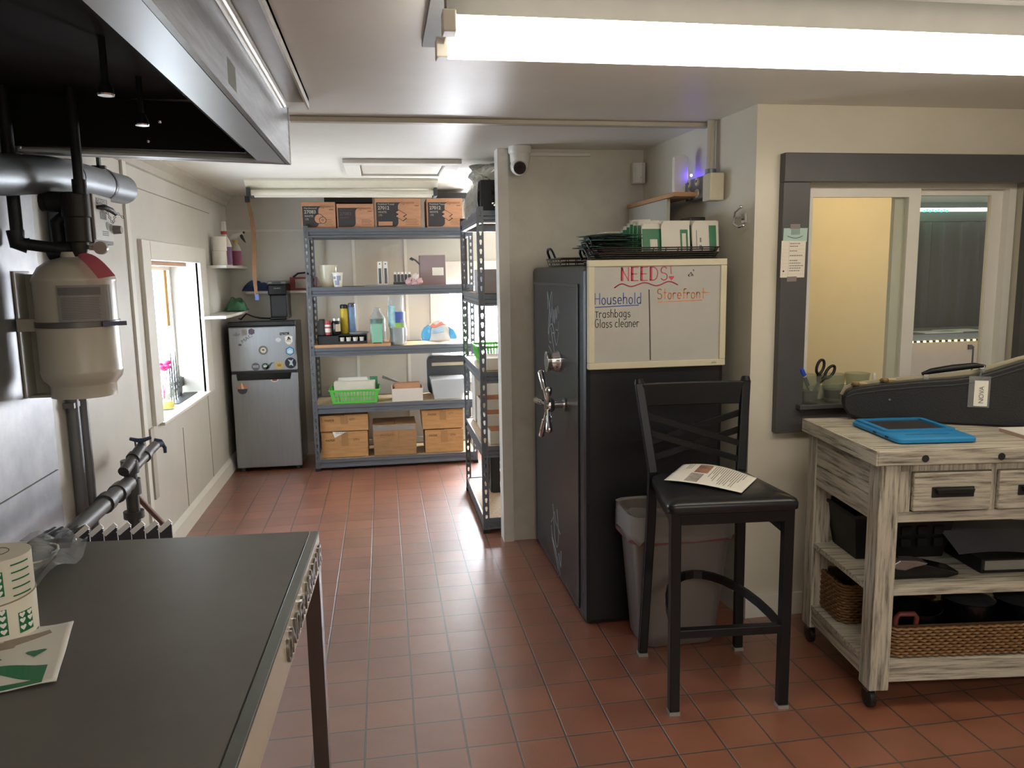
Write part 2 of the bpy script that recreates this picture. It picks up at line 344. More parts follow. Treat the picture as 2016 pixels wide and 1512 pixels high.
struct('trim_8', g, mat('seam_white', '#dedbd2', .5))
g = G()
for y, r in ((3.12, .022), (3.215, .02)): g.tube([(-1.176, y, .1), (-1.176, y, 1.9)], r, 10)
g.box(-1.2, -1.16, 3.09, 3.15, 1.0, 1.02)
g.build('wall_conduit', mat('conduit_grey', '#77787c', .45, .4), smooth=40, label='pair of grey vertical pipes on the left wall below the cream tank', cat='pipe')
# faint plywood patches / knots on the left wall
g = G().box(-1.2, -1.197, 5.45, 5.452, .12, .7).box(-1.2, -1.197, 4.75, 4.753, .12, .6)
g.box(-1.2, -1.197, 4.06, 5.9, 1.93, 1.934); struct('trim_9', g, SEAM)

# ---- window_1 (left wall), deep reveal
g = G().box(-1.215, -1.18, 4.18, 4.32, .72, 1.675).box(-1.215, -1.18, 5.43, 5.61, .70, 1.675).box(-1.215, -1.178, 4.32, 5.43, 1.575, 1.675)
g.box(-1.4, -1.172, 4.30, 5.45, .70, .717)
w1 = struct('window_1', g, TRIMW, bevel=.003)
g = G().box(-1.41, -1.37, 4.32, 4.36, .717, 1.575).box(-1.41, -1.37, 5.39, 5.43, .717, 1.575).box(-1.41, -1.37, 4.36, 5.39, 1.53, 1.575).box(-1.41, -1.37, 4.36, 5.39, .717, .75)
g.build('window_frame', WPLAS, w1)
def sky_glass(name, st, col):
    m = bpy.data.materials.new(name); m.use_nodes = True; n = m.node_tree.nodes; l = m.node_tree.links; b = n['Principled BSDF']
    b.inputs['Base Color'].default_value = (.8, .85, .9, 1); b.inputs['Roughness'].default_value = .2
    b.inputs['Emission Color'].default_value = lin(col); b.inputs['Emission Strength'].default_value = st; return m
box('pane', sky_glass('daylit_frosted_glass', SKY_LEFT, '#e3f1ff'), -1.395, -1.388, 4.36, 5.39, .75, 1.53, w1)
box('peeling_strip', mat('rust_wood', '#b08344', .7, var=.4, sc=20), -1.386, -1.38, 5.30, 5.365, 1.17, 1.53, w1)
box('head_board', mat('raw_wood', '#b58e74', .7), -1.37, -1.24, 4.36, 5.3, 1.552, 1.574, w1)
# ---- window_2 (back wall)
g = G().box(.39, .52, 6.49, 6.53, .5, 1.58).box(1.56, 1.6, 6.49, 6.53, .5, 1.58).box(.52, 1.56, 6.49, 6.53, 1.41, 1.58).box(.39, 1.6, 6.47, 6.53, .56, .6)
w2 = struct('window_2', g, TRIMW, bevel=.003)
G().box(.52, .56, 6.56, 6.6, .6, 1.41).box(1.52, 1.56, 6.56, 6.6, .6, 1.41).box(.56, 1.52, 6.56, 6.6, 1.37, 1.41).box(.56, 1.52, 6.56, 6.6, .6, .64).build('window_frame', WPLAS, w2)
box('pane', sky_glass('daylit_glass', SKY_BACK, '#f4f8ff'), .56, 1.52, 6.58, 6.587, .64, 1.37, w2)
# ---- window_3 (service window in the right wall)
g = G().box(1.575, 1.69, 2.895, 2.935, .806, 1.815).box(2.685, 2.82, 2.895, 2.935, .806, 1.927).box(1.575, 2.82, 2.89, 2.935, 1.815, 1.927).box(1.69, 2.685, 2.895, 2.935, .806, .9)
g.box(1.66, 2.715, 2.86, 3.05, .905, .925)
w3 = struct('window_3', g, DKTRIM, bevel=.003)
g = G().box(1.69, 1.71, 2.985, 3.045, .925, 1.822).box(2.665, 2.70, 2.985, 3.045, .925, 1.822).box(1.71, 2.665, 2.985, 3.045, 1.80, 1.822).box(1.71, 2.665, 2.985, 3.045, .925, .95)
g.build('window_frame', WPLAS, w3)
g = G().box(1.715, 1.755, 2.985, 3.008, .95, 1.80).box(2.19, 2.245, 2.985, 3.008, .95, 1.80).box(1.755, 2.19, 2.985, 3.008, 1.765, 1.80).box(1.755, 2.19, 2.985, 3.008, .95, .985)
s1 = g.build('sliding_sash', WPLAS, w3); box('pane', PANE, 1.755, 2.19, 2.994, 2.999, .985, 1.765, s1)
g = G().box(2.15, 2.2, 3.02, 3.042, .95, 1.80).box(2.61, 2.665, 3.02, 3.042, .95, 1.80).box(2.2, 2.61, 3.02, 3.042, 1.775, 1.80).box(2.2, 2.61, 3.02, 3.042, .95, .985)
s2 = g.build('fixed_sash', WPLAS, w3); box('pane', PANE, 2.2, 2.61, 3.03, 3.034, .985, 1.775, s2)
box('sash_latch', TRIMW, 1.70, 1.712, 2.965, 2.985, 1.07, 1.16, w3)

# ================================================================ room beyond the service window
t = thing('shop_counter', 'pale counter with a row of tiny lights under its dark top, behind the service window', 'counter', (3.95, 4.7, 0))
box('body', mat('counter_pink_beige', '#b7a190', .5), 3.1, 4.9, 4.5, 4.95, 0, .985, t)
box('worktop', mat('counter_grey', '#6d6c6a', .4), 3.05, 4.95, 4.46, 4.97, 1.0, 1.04, t)
g = G()
for i in range(40): g.box(3.07+i*.045, 3.085+i*.045, 4.452, 4.46, .99, 1.0)
g.build('light_strip', mat('led_yellow', '#ffe48a', .5, var=0, emit=4), t)
box('door_gap', INK, 3.825, 3.835, 4.496, 4.5, .05, .95, t); box('latch', BLACK, 3.79, 3.815, 4.488, 4.5, .93, .96, t)
g = G()
for x0, x1, sd in ((3.2, 3.86, 0), (3.86, 4.9, 2)):
    g.grid(lambda a, b, x0=x0, x1=x1, sd=sd: (x0+(x1-x0)*a, 4.98+.022*math.sin(a*46+sd)+.01*math.sin(a*91), 1.0+.78*b), 60, 2)
g.build('curtain', mat('curtain_black', '#3c3b3d', .85, var=.3, sc=5, stretch=(6, 1, .4)), smooth=60, solid=.004, label='dark pleated curtain hanging behind the counter of the next room', cat='curtain')
g = G().tube([(3.2, 4.93, 1.865), (4.9, 4.93, 1.865)], .012, 8)
g.build('light_tube', mat('led_white', '#e8fff2', .5, var=0, emit=5), label='thin bright light tube glowing white above the dark curtain', cat='light')
g = G()
for i in range(9): g.ball((3.72+i*.022, 4.905, 1.855+.006*(i % 2)), .008, 8)
g.build('green_bulbs', mat('led_green', '#1fe08a', .5, var=0, emit=9), label='short cluster of glowing green bulbs on the light tube above the curtain', cat='light')
box('valance', mat('valance', '#3a403d', .7), 3.2, 4.9, 4.99, 5.02, 1.79, 1.92, label='dark flat valance over the curtain in the next room', cat='valance')
for i, (x, y, z) in enumerate(((3.63, 4.55, 1.042), (3.85, 4.62, 1.042))):
    box('paper_sheet', WHITE, x-.16, x+.12, y-.05, y+.1, z, z+.004, label=['loose white papers on the left of the far counter', 'loose white sheet on the right of the far counter'][i], cat='paper')

# ================================================================ ceiling fixtures
t = thing('ceiling_light', 'lit double-tube fluorescent ceiling light, overexposed white, over the stool', 'ceiling light', (1.38, 2.0, 2.115))
G().box(.135, 2.6, 1.72, 2.25, 2.1, 2.114).build('backing_board', mat('fixture_board', '#6c6c6a', .5), t)
box('channel', mat('channel_dark_grey', '#666664', .5), .16, 2.58, 1.75, 1.81, 2.004, 2.1, t)
G().rings([[(x, 1.70, 2.003), (x, 1.702, 1.997), (x, 1.85, 1.997), (x, 1.852, 2.003)] for x in (.16, 2.58)]).build('reflector', mat('fixture_white', '#efeee8', .4, var=0), t, smooth=30)
TB = mat('lit_tube', '#fffaf0', .4, var=0, emit=TUBE, ecol='#fff3df')
for y in (1.681, 1.872): G().tube([(.168, y, 1.99), (2.56, y, 1.99)], .019, 12).build('tube', TB, t, smooth=40)
for y in (1.681, 1.872):
    for x in (.155, 2.575): G().box(x-.012, x+.016, y-.022, y+.022, 1.97, 2.014).build('tube_socket', WPLAS, t, bevel=.003)
t = thing('ceiling_light', 'unlit bare fluorescent strip hanging over the back of the storeroom', 'ceiling light', (-.22, 5.5, 2.1))
G().rings([[(x, 5.36, 2.114), (x, 5.36, 2.10), (x, 5.43, 2.055), (x, 5.57, 2.055), (x, 5.64, 2.10), (x, 5.64, 2.114)] for x in (-.86, .40)]).build('housing', mat('fixture_cream', '#d5d0bd', .4), t, smooth=25)
for y in (5.43, 5.57): G().tube([(-.83, y, 2.03), (.37, y, 2.03)], .019, 12).build('tube', mat('unlit_tube', '#dcd8c8', .25, var=.02), t, smooth=40)
for x in (-.845, .385): G().box(x-.012, x+.012, 5.40, 5.60, 2.005, 2.06).build('tube_socket', DGREY, t, bevel=.003)
t = thing('hanging_strap', 'brown webbing strap with a blue tip hanging from the unlit light', 'strap', (-.83, 5.36, 1.36))
def strap(a, b): 
    z = 2.0-.66*b; x = -.845+.03*b+.012*math.sin(b*5); return (x+(a-.5)*(.018+.012*math.sin(b*PI)), 5.37+.01*math.sin(b*7), z)
G().grid(strap, 2, 16).build('webbing', mat('brown_web', '#644529', .8, bump=.2), t, solid=.005)
box('buckle', BLACK, -.86, -.83, 5.355, 5.385, 1.96, 2.0, t); box('tip', mat('blue_tip', '#3d4f78', .5), -.835, -.812, 5.36, 5.38, 1.325, 1.365, t)
t = thing('ceiling_light', 'bare tubeless light channel on the ceiling beside the exhaust hood', 'ceiling light', (-.29, 2.0, 2.11))
G().box(-.335, -.235, -.3, 2.985, 2.10, 2.114).build('channel', mat('channel_grey', '#9d988c', .4), t)
G().tube([(-.325, -.3, 2.088), (-.325, 2.95, 2.088)], .016, 10).build('pipe', mat('channel_bright', '#c9c3b5', .28, .3), t, smooth=40)
G().box(-.242, -.235, -.3, 2.99, 2.075, 2.114).build('lip', mat('channel_bright', '#c9c3b5', .28, .3), t)
t = thing('cable_raceway', 'painted flat raceway running across the whole ceiling', 'raceway', (.5, 3.33, 2.09))
G().box(-.34, 1.44, 3.30, 3.345, 2.094, 2.114).build('cover', mat('raceway_paint', '#b7b1a2', .4), t, bevel=.004)
t = thing('access_hatch', 'framed rectangular attic hatch in the storeroom ceiling', 'hatch', (.15, 4.8, 2.1))
G().box(-.19, .47, 4.46, 4.55, 2.09, 2.114).box(-.19, .47, 5.03, 5.12, 2.09, 2.114).box(-.19, -.1, 4.55, 5.03, 2.09, 2.114).box(.38, .47, 4.55, 5.03, 2.09, 2.114).build('frame', TRIMW, t, bevel=.003)
box('panel', mat('hatch_panel', '#c4bfb3', .45), -.092, .372, 4.558, 5.022, 2.102, 2.112, t)

# ================================================================ hood
t = thing('exhaust_hood', 'big stainless kitchen exhaust hood with a black underside, top left', 'hood', (-.77, 1.6, 1.905))
A, Bq = (-.33, 3.17), (-1.19, 2.95)
def hood_wall(p, q, th, z0, z1, g):
    d = Vector((q[0]-p[0], q[1]-p[1], 0)).normalized(); n = Vector((-d.y, d.x, 0))*th
    g.rings([[(p[0], p[1], z), (q[0], q[1], z), (q[0]+n.x, q[1]+n.y, z), (p[0]+n.x, p[1]+n.y, z)] for z in (z0, z1)])
g = G(); hood_wall((-.338, -.4), A, .014, 1.905, CZ, g); hood_wall(A, Bq, .014, 1.905, CZ, g); hood_wall((-.338, -.4), (-1.19, -.4), -.014, 1.905, CZ, g)
g.build('shell', STEEL, t)
g = G(); ia, ib = (-.435, 3.12), (-1.19, 2.925)
g.rings([[(-.35, y, 1.906), (-.35, y, 1.916), (-.445, y2, 1.922), (-.445, y2, 1.912)] for y, y2 in ((-.39, -.3), (3.155, 3.105))])
g.rings([[(A[0]-.02, A[1]-.02, 1.906), (A[0]-.02, A[1]-.02, 1.914), (A[0]-.07, A[1]-.055, 1.918), (A[0]-.07, A[1]-.055, 1.91)], [(Bq[0], Bq[1]-.018, 1.906), (Bq[0], Bq[1]-.018, 1.914), (Bq[0], Bq[1]-.038, 1.918), (Bq[0], Bq[1]-.038, 1.91)]])
g.build('bottom_lip', mat('lip_steel', '#c3c8ce', .36, .9, var=.08, sc=3), t)
g = G(); g.rings([[(-.46, y, 1.93), (-.46, y, 2.10), (-1.19, y, 2.10), (-1.19, y, 2.09), (-.47, y, 2.09), (-.47, y, 1.93)] for y in (-.38, 2.93)])
g.rings([[(-.47, 3.0, z), (-1.19, 2.88, z), (-1.19, 2.9, z), (-.47, 3.02, z)] for z in (1.925, 2.09)])
g.build('lining', SOOT, t)
box('nameplate', mat('plate_olive', '#77766c', .5, .4), -.3345, -.3325, 1.95, 2.17, 1.925, 1.985, t)
for x, y, zz in ((-.68, 2.21, 1.95), (-.71, 2.62, 1.95)):
    n_ = G().tube([(x, y, 2.09), (x, y, zz+.03)], .009, 8).lathe([(.012, zz+.03), (.018, zz+.015), (.02, zz)], (x, y, 0), 14).build('spray_nozzle', IRON, t, smooth=40)
    G().lathe([(.02, zz-.004), (.0215, zz), (.02, zz+.003)], (x, y, 0), 14).build('tip_ring', CHROME, n_, smooth=40)
for x, y in ((-.63, 2.51), (-.76, 2.86)): G().ball((x, y, 1.94), .006, 8).build('rivet', CHROME, t)
# ================================================================ LEFT SIDE
# fire-suppression cylinder and its pipework
cx, cy = -1.012, 2.8
t = thing('pressure_cylinder', 'cream pressure cylinder with printed label strapped to the wall below the hood', 'cylinder', (cx, cy, 1.085))
prof = [(.09, 1.095), (.1, 1.09), (.1, 1.128), (.104, 1.135), (.118, 1.15), (.125, 1.172), (.126, 1.18), (.124, 1.185), (.124, 1.47), (.1265, 1.474), (.1265, 1.482), (.122, 1.49), (.105, 1.52), (.075, 1.542), (.035, 1.553), (.035, 1.57)]
G().lathe(prof, (cx, cy, 0), 40).build('body', TANKM, t, smooth=35)
def curved(a0, a1, z0, z1, r, n=14):
    return [[(cx+r*math.cos(a), cy+r*math.sin(a), z) for a in [a0+(a1-a0)*i/n for i in range(n+1)]] for z in (z0, z1)]
G().rings(curved(math.radians(-95), math.radians(-18), 1.345, 1.462, .1265), closed=False, caps=False).build('label_plate', mat('label_grey', '#8d8a86', .5), t, solid=.0015, label='grey printed label with rows of small text')
g = G(); g.rings(curved(math.radians(-93), math.radians(-36), 1.43, 1.455, .1275), closed=False, caps=False)
for i in range(13):
    z = 1.354+i*.0055
    g.rings(curved(math.radians(-90), math.radians(-40+4*random.random()), z, z+.0022, .1275), closed=False, caps=False)
g.build('label_text', mat('label_ink', '#6a6867', .6, var=0), t, solid=.0006)
G().rings([[(cx+r*math.cos(a), cy+r*math.sin(a), z) for a in [2*PI*i/40 for i in range(40)]] for r, z in ((.1265, 1.325), (.1275, 1.326), (.1275, 1.343), (.1265, 1.344))], caps=False).build('strap', mat('strap_steel', '#6d6a68', .4, .6), t, smooth=40)
g = G().box(-1.19, -1.14, 2.86, 2.875, 1.09, 1.50).box(-1.19, -1.05, 2.80, 2.9, 1.086, 1.0945).box(-1.194, -1.187, 2.78, 2.9, 1.09, 1.51).box(-1.187, -1.12, 2.76, 2.80, 1.312, 1.354)
g.build('wall_bracket', mat('bracket_cream', '#a9a496', .4), t, bevel=.002)
G().bar((-.91, 2.722, 1.334), (-.845, 2.75, 1.334), .012, .014).build('strap_clamp', mat('clamp_blue', '#4c4f63', .4, .5), t)
G().lathe([(.022, 1.555), (.028, 1.575), (.028, 1.6), (.038, 1.603), (.038, 1.68), (.043, 1.684), (.043, 1.76)], (cx+.03, cy-.01, 0), 20).build('valve_body', mat('valve_brown_black', '#2b2623', .5, .2, var=.3), t, smooth=35)
G().tube([(-.965, 2.80, 1.585), (-.93, 2.81, 1.582)], .008, 8).lathe([(.0215, -.008), (.022, .006), (.02, .008)], (-.92, 2.80, 1.583), 18, 'y').build('pressure_gauge', mat('gauge_face', '#a39d92', .35), t, smooth=35)
def tagf(a, b):
    s_ = b; return (-.972+.115*s_+.0*a, 2.735-.03*s_-.0*a, 1.562-.06*s_**1.6-.02*s_+(a-.5)*(-.03-.012*s_))
G().grid(lambda a, b: (-.962+(.068+.052*a)*b, 2.715-.043*b**.6, 1.55+.008*a-.068*b**1.35+.022*a*math.sin(PI*b)), 4, 12).build('red_tag', mat('tag_red', '#cf6a76', .6, var=.05), t, solid=.001, label='faded red paper tag')
# control box with chain
t = thing('control_box', 'small white-faced release box with a chain, mounted above the cream cylinder', 'box', (-.99, 2.95, 1.6))
G().box(-1.03, -.95, 2.835, 3.03, 1.60, 1.765).build('housing', mat('box_brown', '#3a2b25', .5, .2), t, bevel=.004)
G().box(-.951, -.946, 2.845, 3.025, 1.612, 1.765).build('cover', mat('box_white', '#c9c7c2', .4), t, bevel=.002)
fr = FR(-.9458)
g = G().prism([(2.87, 1.735), (2.98, 1.735), (2.98, 1.755), (2.87, 1.755)], fr, 0, .0006).prism([(2.9, 1.685), (2.96, 1.685), (2.96, 1.71), (2.9, 1.71)], fr, 0, .0006).disc((2.965, 1.665), .014, fr, 0, .001)
for i in range(3): g.prism([(2.91, 1.63+.006*i), (2.97, 1.63+.006*i), (2.97, 1.633+.006*i), (2.91, 1.633+.006*i)], fr, 0, .0006)
g.build('printing', INKG, t)
text('lettering', 'DANGER', t, ((-.945, 2.878, 1.739), (0, 1, 0), (0, 0, 1)), .018, mat('white_print', '#e6e3da', .6, var=0), off=.001, sx=1.2)
G().tube([(-.945, 2.87, 1.722), (-.93, 2.90, 1.724), (-.925, 2.95, 1.718), (-.92, 2.98, 1.705)], [.006, .01, .01, .005], 8).build('pull_lever', IRON, t, smooth=50)
g = G()
def link(p, q):
    p, q = Vector(p), Vector(q); d = q-p; s_ = Vector((d.z, 0, -d.x)).normalized()*.0035 if abs(d.z)+abs(d.x) > 1e-4 else Vector((0, 0, .0035))
    g.tube([p, p+d*.5+s_, q, p+d*.5-s_], .0012, 5, loop=True)
ch = [(-.935, 2.93, 1.715), (-.932, 2.945, 1.70), (-.932, 2.96, 1.685), (-.93, 2.975, 1.674), (-.928, 2.985, 1.69), (-.926, 2.995, 1.704), (-.92, 2.985, 1.712), (-.908, 2.99, 1.703), (-.897, 2.992, 1.692)]
for a, b in zip(ch, ch[1:]): link(a, b)
g.build('chain', IRON, t)
G().lathe([(.016, 0), (.014, .03)], (-.95, 3.03, 1.655), 12, 'x').build('end_plug', mat('plug_grey', '#7a7a78', .4), t, smooth=35)
# black pipes around it
t = thing('black_pipe_run', 'matte black iron pipes and fittings above the cream cylinder', 'pipe', (-1.05, 2.8, 1.58))
G().tube([(-.955, 2.76, 2.088), (-.955, 2.76, 1.79)], .0155, 12).build('riser', IRON, t, smooth=40)
G().tube([(-.955, 2.76, 1.80), (-.955, 2.76, 1.755)], .022, 10).build('collar', IRON, t, smooth=40)
G().tube([(-1.155, 2.76, 2.088), (-1.155, 2.76, 1.63), (-1.152, 2.76, 1.605), (-1.13, 2.77, 1.595), (-1.02, 2.79, 1.578)], .019, 12).build('elbow_pipe', IRON, t, smooth=40)
G().tube([(-1.16, 2.76, 1.64), (-1.157, 2.76, 1.60), (-1.13, 2.77, 1.592)], .026, 12).build('elbow', IRON, t, smooth=40)
G().tube([(-1.08, 2.80, 1.57), (-1.0, 2.80, 1.585)], .028, 12).build('tee', IRON, t, smooth=40)
G().tube([(-1.055, 2.83, 1.59), (-1.06, 2.83, 1.67), (-1.03, 2.83, 1.69)], .022, 12).build('side_bend', IRON, t, smooth=50)
G().tube([(-1.075, 2.82, 1.735), (-1.0, 2.82, 1.735)], .034, 12).build('union', IRON, t, smooth=40)
G().lathe([(.012, 0), (.032, .004), (.032, .02), (.02, .03)], (-1.10, 2.82, 1.735), 12, 'x').build('union_cap', IRON, t, smooth=40)
t = thing('round_duct', 'galvanised round duct with an open end running along the left wall under the hood', 'duct', (-1.1, 3.0, 1.78))
ctr = [(-1.1, 1.9, 1.745), (-1.1, 2.3, 1.765), (-1.1, 2.6, 1.795), (-1.1, 2.9, 1.832), (-1.1, 3.08, 1.845), (-1.1, 3.68, 1.865)]
G().tube(ctr, .062, 28).build('pipe', GALV, t, smooth=40)
G().tube([(-1.1, 3.07, 1.8445), (-1.1, 3.09, 1.8455)], .0645, 28).build('seam_ring', GALV, t, smooth=40)
G().rings([[(-1.1+r*math.cos(a), y, 1.858+r*math.sin(a)) for a in [2*PI*i/28 for i in range(28)]] for r, y in ((.063, 3.40), (.066, 3.405), (.066, 3.425), (.063, 3.43))], caps=False).build('hanger_ring', mat('ring_grey', '#55585a', .4, .6), t, smooth=40)
G().bar((-1.1, 3.41, 1.92), (-1.1, 3.41, 2.1), .012, .02).box(-1.125, -1.075, 3.4, 3.42, 1.918, 1.93).bar((-1.1, 3.41, 1.99), (-1.135, 3.40, 1.99), .008, .008).build('hanger_strap', mat('ring_grey', '#55585a', .4, .6), t)
# wire nut strip on the wall right of the tank
G().tube([(-1.19, 3.62, 1.235), (-1.175, 3.63, 1.23), (-1.175, 3.63, 1.165), (-1.19, 3.62, 1.16)], .006, 6).build('wall_staple', DGREY, label='small grey metal clip on the wall between cylinder and window', cat='clip')

# gas pipes with blue taps
t = thing('gas_pipe_manifold', 'grey gas pipe manifold with two blue-handled taps, low by the left wall', 'pipe', (-1.05, 3.25, 0))
PG = mat('gas_pipe_grey', '#4f4d4c', .5, .4, var=.3)
G().tube([(-1.05, 2.55, .64), (-1.05, 2.72, .647), (-1.05, 3.1, .655), (-1.05, 3.27, .655)], .03, 14).build('supply_pipe', PG, t, smooth=40)
for y0, y1 in ((2.98, 3.03), (3.12, 3.18)): G().tube([(-1.05, y0, .652), (-1.05, y1, .654)], .0375, 14).build('coupling', PG, t, smooth=40)
G().tube([(-1.05, 3.3, 0), (-1.05, 3.3, .72)], .025, 14).build('riser', PG, t, smooth=40)
for z0, z1, r in ((.60, .665, .036), (.50, .53, .04), (.69, .745, .034)): G().tube([(-1.05, 3.3, z0), (-1.05, 3.3, z1)], r, 12).build('tee', PG, t, smooth=40)
for a, b, nm in (((-1.05, 3.22, .715), (-1.03, 3.40, .775), 'near'), ((-1.05, 3.33, .70), (-1.05, 3.66, .725), 'far')):
    v_ = G().tube([a, b], .022, 12).tube([Vector(a).lerp(b, .5), Vector(a).lerp(b, .62)], .028, 12).build('tap_pipe', PG, t, smooth=40)
    h = Vector(b); HB = mat('tap_blue', '#2c3a58', .4, var=.1)
    if nm == 'near': G().tube([h, h+Vector((0, 0, .03))], .012, 10).tube([h+Vector((-.035, -.02, .042)), h+Vector((-.012, 0, .03)), h+Vector((.012, 0, .03)), h+Vector((.035, .02, .036))], [.007, .009, .009, .007], 8).build('tap_handle', HB, v_, smooth=50)
    else:
        G().tube([h, h+Vector((.02, .04, .0))], .014, 10).tube([h+Vector((-.01, .03, .022)), h+Vector((.015, .04, .012)), h+Vector((.03, .045, -.02)), h+Vector((.03, .045, -.045))], [.008, .01, .009, .007], 8).build('tap_handle', HB, v_, smooth=50)
        G().tube([(-1.08, 3.5, .72), (-1.09, 3.52, .78)], .004, 6).build('key', IRON, v_)
G().tube([(-1.05, 3.32, .60), (-1.02, 3.55, .40), (-1.02, 3.6, .36)], .012, 10).build('copper_branch', mat('copper_dull', '#6a5148', .45, .5), t, smooth=40)

# seven-fin chrome unit behind the table
t = thing('finned_grill_unit', 'black unit with seven slanted chrome-edged fins behind the steel table', 'grill', (-.8, 2.3, 0))
box('base', BLACK, -1.0, -.645, 2.26, 2.36, 0, .70, t)
box('side_box', BLACKG, -1.0, -.875, 2.25, 2.36, .70, .762, t, bevel=.01)
FM = mat('fin_grey', '#5a5a60', .32, .6, var=.25, sc=40)
for i in range(7):
    x = -.872+i*.0365
    f_ = G().prism([(x, .70), (x+.034, .70), (x+.034, .785), (x+.031, .792), (x, .765)], FX(2.25), -.006, 0).build('fin', FM, t)
    G().bar((x-.001, 2.252, .768), (x+.032, 2.252, .795), .014, .005, (0, 1, 0)).build('chrome_edge', mat('painted_glint', '#f2f1ee', .3, .1, var=0), f_)  # near-white colour stands in for the bright reflection on the chrome
    G().ball((x+.02, 2.243, .742), .0028, 8).build('rivet', CHROME, f_)
g = G()
for i in range(5): g.bar((-.985+i*.02, 2.28, .764), (-.965+i*.02, 2.35, .768), .006, .004)
g.build('rib', DGREY, t)

# ================================================================ TABLE (turned about 3.3 degrees)
t = thing('display_table', 'dark grey steel display table with polished edge and legs in the foreground', 'table', (-.194, 2.058, 0), math.radians(-1.9))
M = LM(t); TOPM = ramp_mat('dark_table_laminate', [(.3, '#55524b'), (.7, '#605d56')], nsc=3, rough=.42, bump=.03)
POL = mat('polished_steel', '#d9d0bd', .33, .45, var=.06)
G(M).prism([(-.026, 0), (-1.0, .034), (-1.0, -1.45), (-.026, -1.45)], FU(0), .77, .80).build('tabletop', TOPM, t)
G(M).box(-.0235, 0, -1.45, 0, .793, .80).build('edge_rail', mat('rail_grey', '#6f726d', .35, .6, var=.2, sc=8), t, bevel=.002)
ap = G(M).box(-.012, -.0005, -1.45, -.002, .70, .793).build('apron', POL, t)
box('far_apron', DGREY, 0, 0, 0, 0, 0, 0, t) if False else G(M).box(-1.0, 0, -.03, -.005, .70, .77).build('far_apron', DGREY, t)
for (x, y) in ((-.02, -.022), (-.98, -.022), (-.02, -1.43), (-.98, -1.43)):
    G(M).box(x-.02, x+.02, y-.022, y+.022, 0, .752).build('leg', mat('leg_chrome', '#6f6968', .2, .95, var=.05), t)
fr = (M @ Vector((-.0004, -.585, .722)), M.to_3x3() @ Vector((0, 1, 0)), (0, 0, 1))
text('raised_letters', 'UNDER ARMOUR', t, fr, .075, mat('letter_steel', '#6c675e', .3, .6, var=0), th=.006, off=0, sx=.98, bold=.0006, label='raised metal letters along the polished edge')

# label roll
t = thing('label_roll', 'roll of white and green heart labels standing on the table at the left edge', 'label roll', (-.752, 1.555, .80))
cx, cy, r = -.752, 1.555, .062
LB = mat('label_backing', '#d9d3c2', .5, var=.05)
G().lathe([(.027, .802), (r, .8), (r+.001, .88), (r-.001, .885), (r, .89), (r, .965), (.027, .967)], (cx, cy, 0), 40).build('backing', LB, t, smooth=35)
G().lathe([(.026, .81), (.0275, .966), (.0255, .968), (.024, .966)], (cx, cy, 0), 30).lathe([(.025, .95), (.0249, .951)], (cx, cy, 0), 30).build('core', mat('core_brown', '#4a4038', .7), t, smooth=35)
def patch(g, a0, a1, z0, z1, rr): g.rings([[(cx+rr*math.cos(a), cy+rr*math.sin(a), z) for a in [math.radians(a0+(a1-a0)*i/6) for i in range(7)]] for z in (z0, z1)], closed=False, caps=False)
gg, gw = G(), G()
def heart(a, z, s=.006):
    P = []
    for i in range(16):
        q = 2*PI*i/16; P.append((s*.95*math.sin(q)**3, s*(.8*math.cos(q)-.32*math.cos(2*q)-.12*math.cos(3*q))))
    A_ = math.radians(a); o_ = Vector((cx+(r+.0016)*math.cos(A_), cy+(r+.0016)*math.sin(A_), z))
    gw.prism(P, (o_, (-math.sin(A_), math.cos(A_), 0), (0, 0, 1)), 0, .0006)
for a in (-62, -100):
    patch(gg, a-7, a+7, .822, .872, r+.0012); patch(gg, a-7, a+7, .898, .945, r+.0012)
    for z in (.83, .843, .856, .868, .905, .917, .929, .94): heart(a, z)
patch(gg, -38, -12, .818, .858, r+.0012)
for a in (-32, -18):
    for z in (.828, .842, .853): heart(a, z)
for i in range(5): patch(gg, -42, -8, .892+i*.015, .8945+i*.015, r+.0012)
gg.build('green_print', GREEN, t, solid=.0008); gw.build('white_hearts', WHITE, t)
G().tube([(cx+(r+.001)*math.cos(2*PI*i/30), cy+(r+.001)*math.sin(2*PI*i/30), .882+.006*math.sin(2*PI*i/30+1)) for i in range(30)], .0013, 6, loop=True).build('rubber_band', mat('rubber_tan', '#8c7d62', .6), t, smooth=50)

# flat pouch on the table
t = thing('printed_pouch', 'white and green printed pouch lying flat on the table beside the label roll', 'pouch', (-.70, 1.45, .80))
PA, PB = Vector((-.632, 1.578, .803)), Vector((-.572, 1.337, .803)); ux = (PA-PB).normalized(); LX = Vector((-ux.y, ux.x, 0))    # ux: away from viewer ; LX: towards left
pw, ph = .27, (PA-PB).length
def pch(a, b): 
    q = PB+LX*pw*a+ux*ph*b; q.z = .806+.007*math.sin(PI*min(1, max(0, (a-.06)/.9)))*math.sin(PI*b)+.0012*math.sin(a*17+b*9); return q
G().grid(pch, 26, 20).build('body', mat('pouch_white', '#cdc9be', .35, var=.04), t, solid=.0025, smooth=60)
def onp(g, poly, dz=.0018):
    g.face([g.v(pch(a, b)+Vector((0, 0, dz))) for a, b in poly])
def strip(g, p0, p1, p2, p3, n=8, dz=.0019):
    for i in range(n):
        A0 = [p0[k]+(p3[k]-p0[k])*i/n for k in (0, 1)]; A1 = [p0[k]+(p3[k]-p0[k])*(i+1)/n for k in (0, 1)]
        B0 = [p1[k]+(p2[k]-p1[k])*i/n for k in (0, 1)]; B1 = [p1[k]+(p2[k]-p1[k])*(i+1)/n for k in (0, 1)]
        onp(g, [A0, B0, B1, A1], dz)
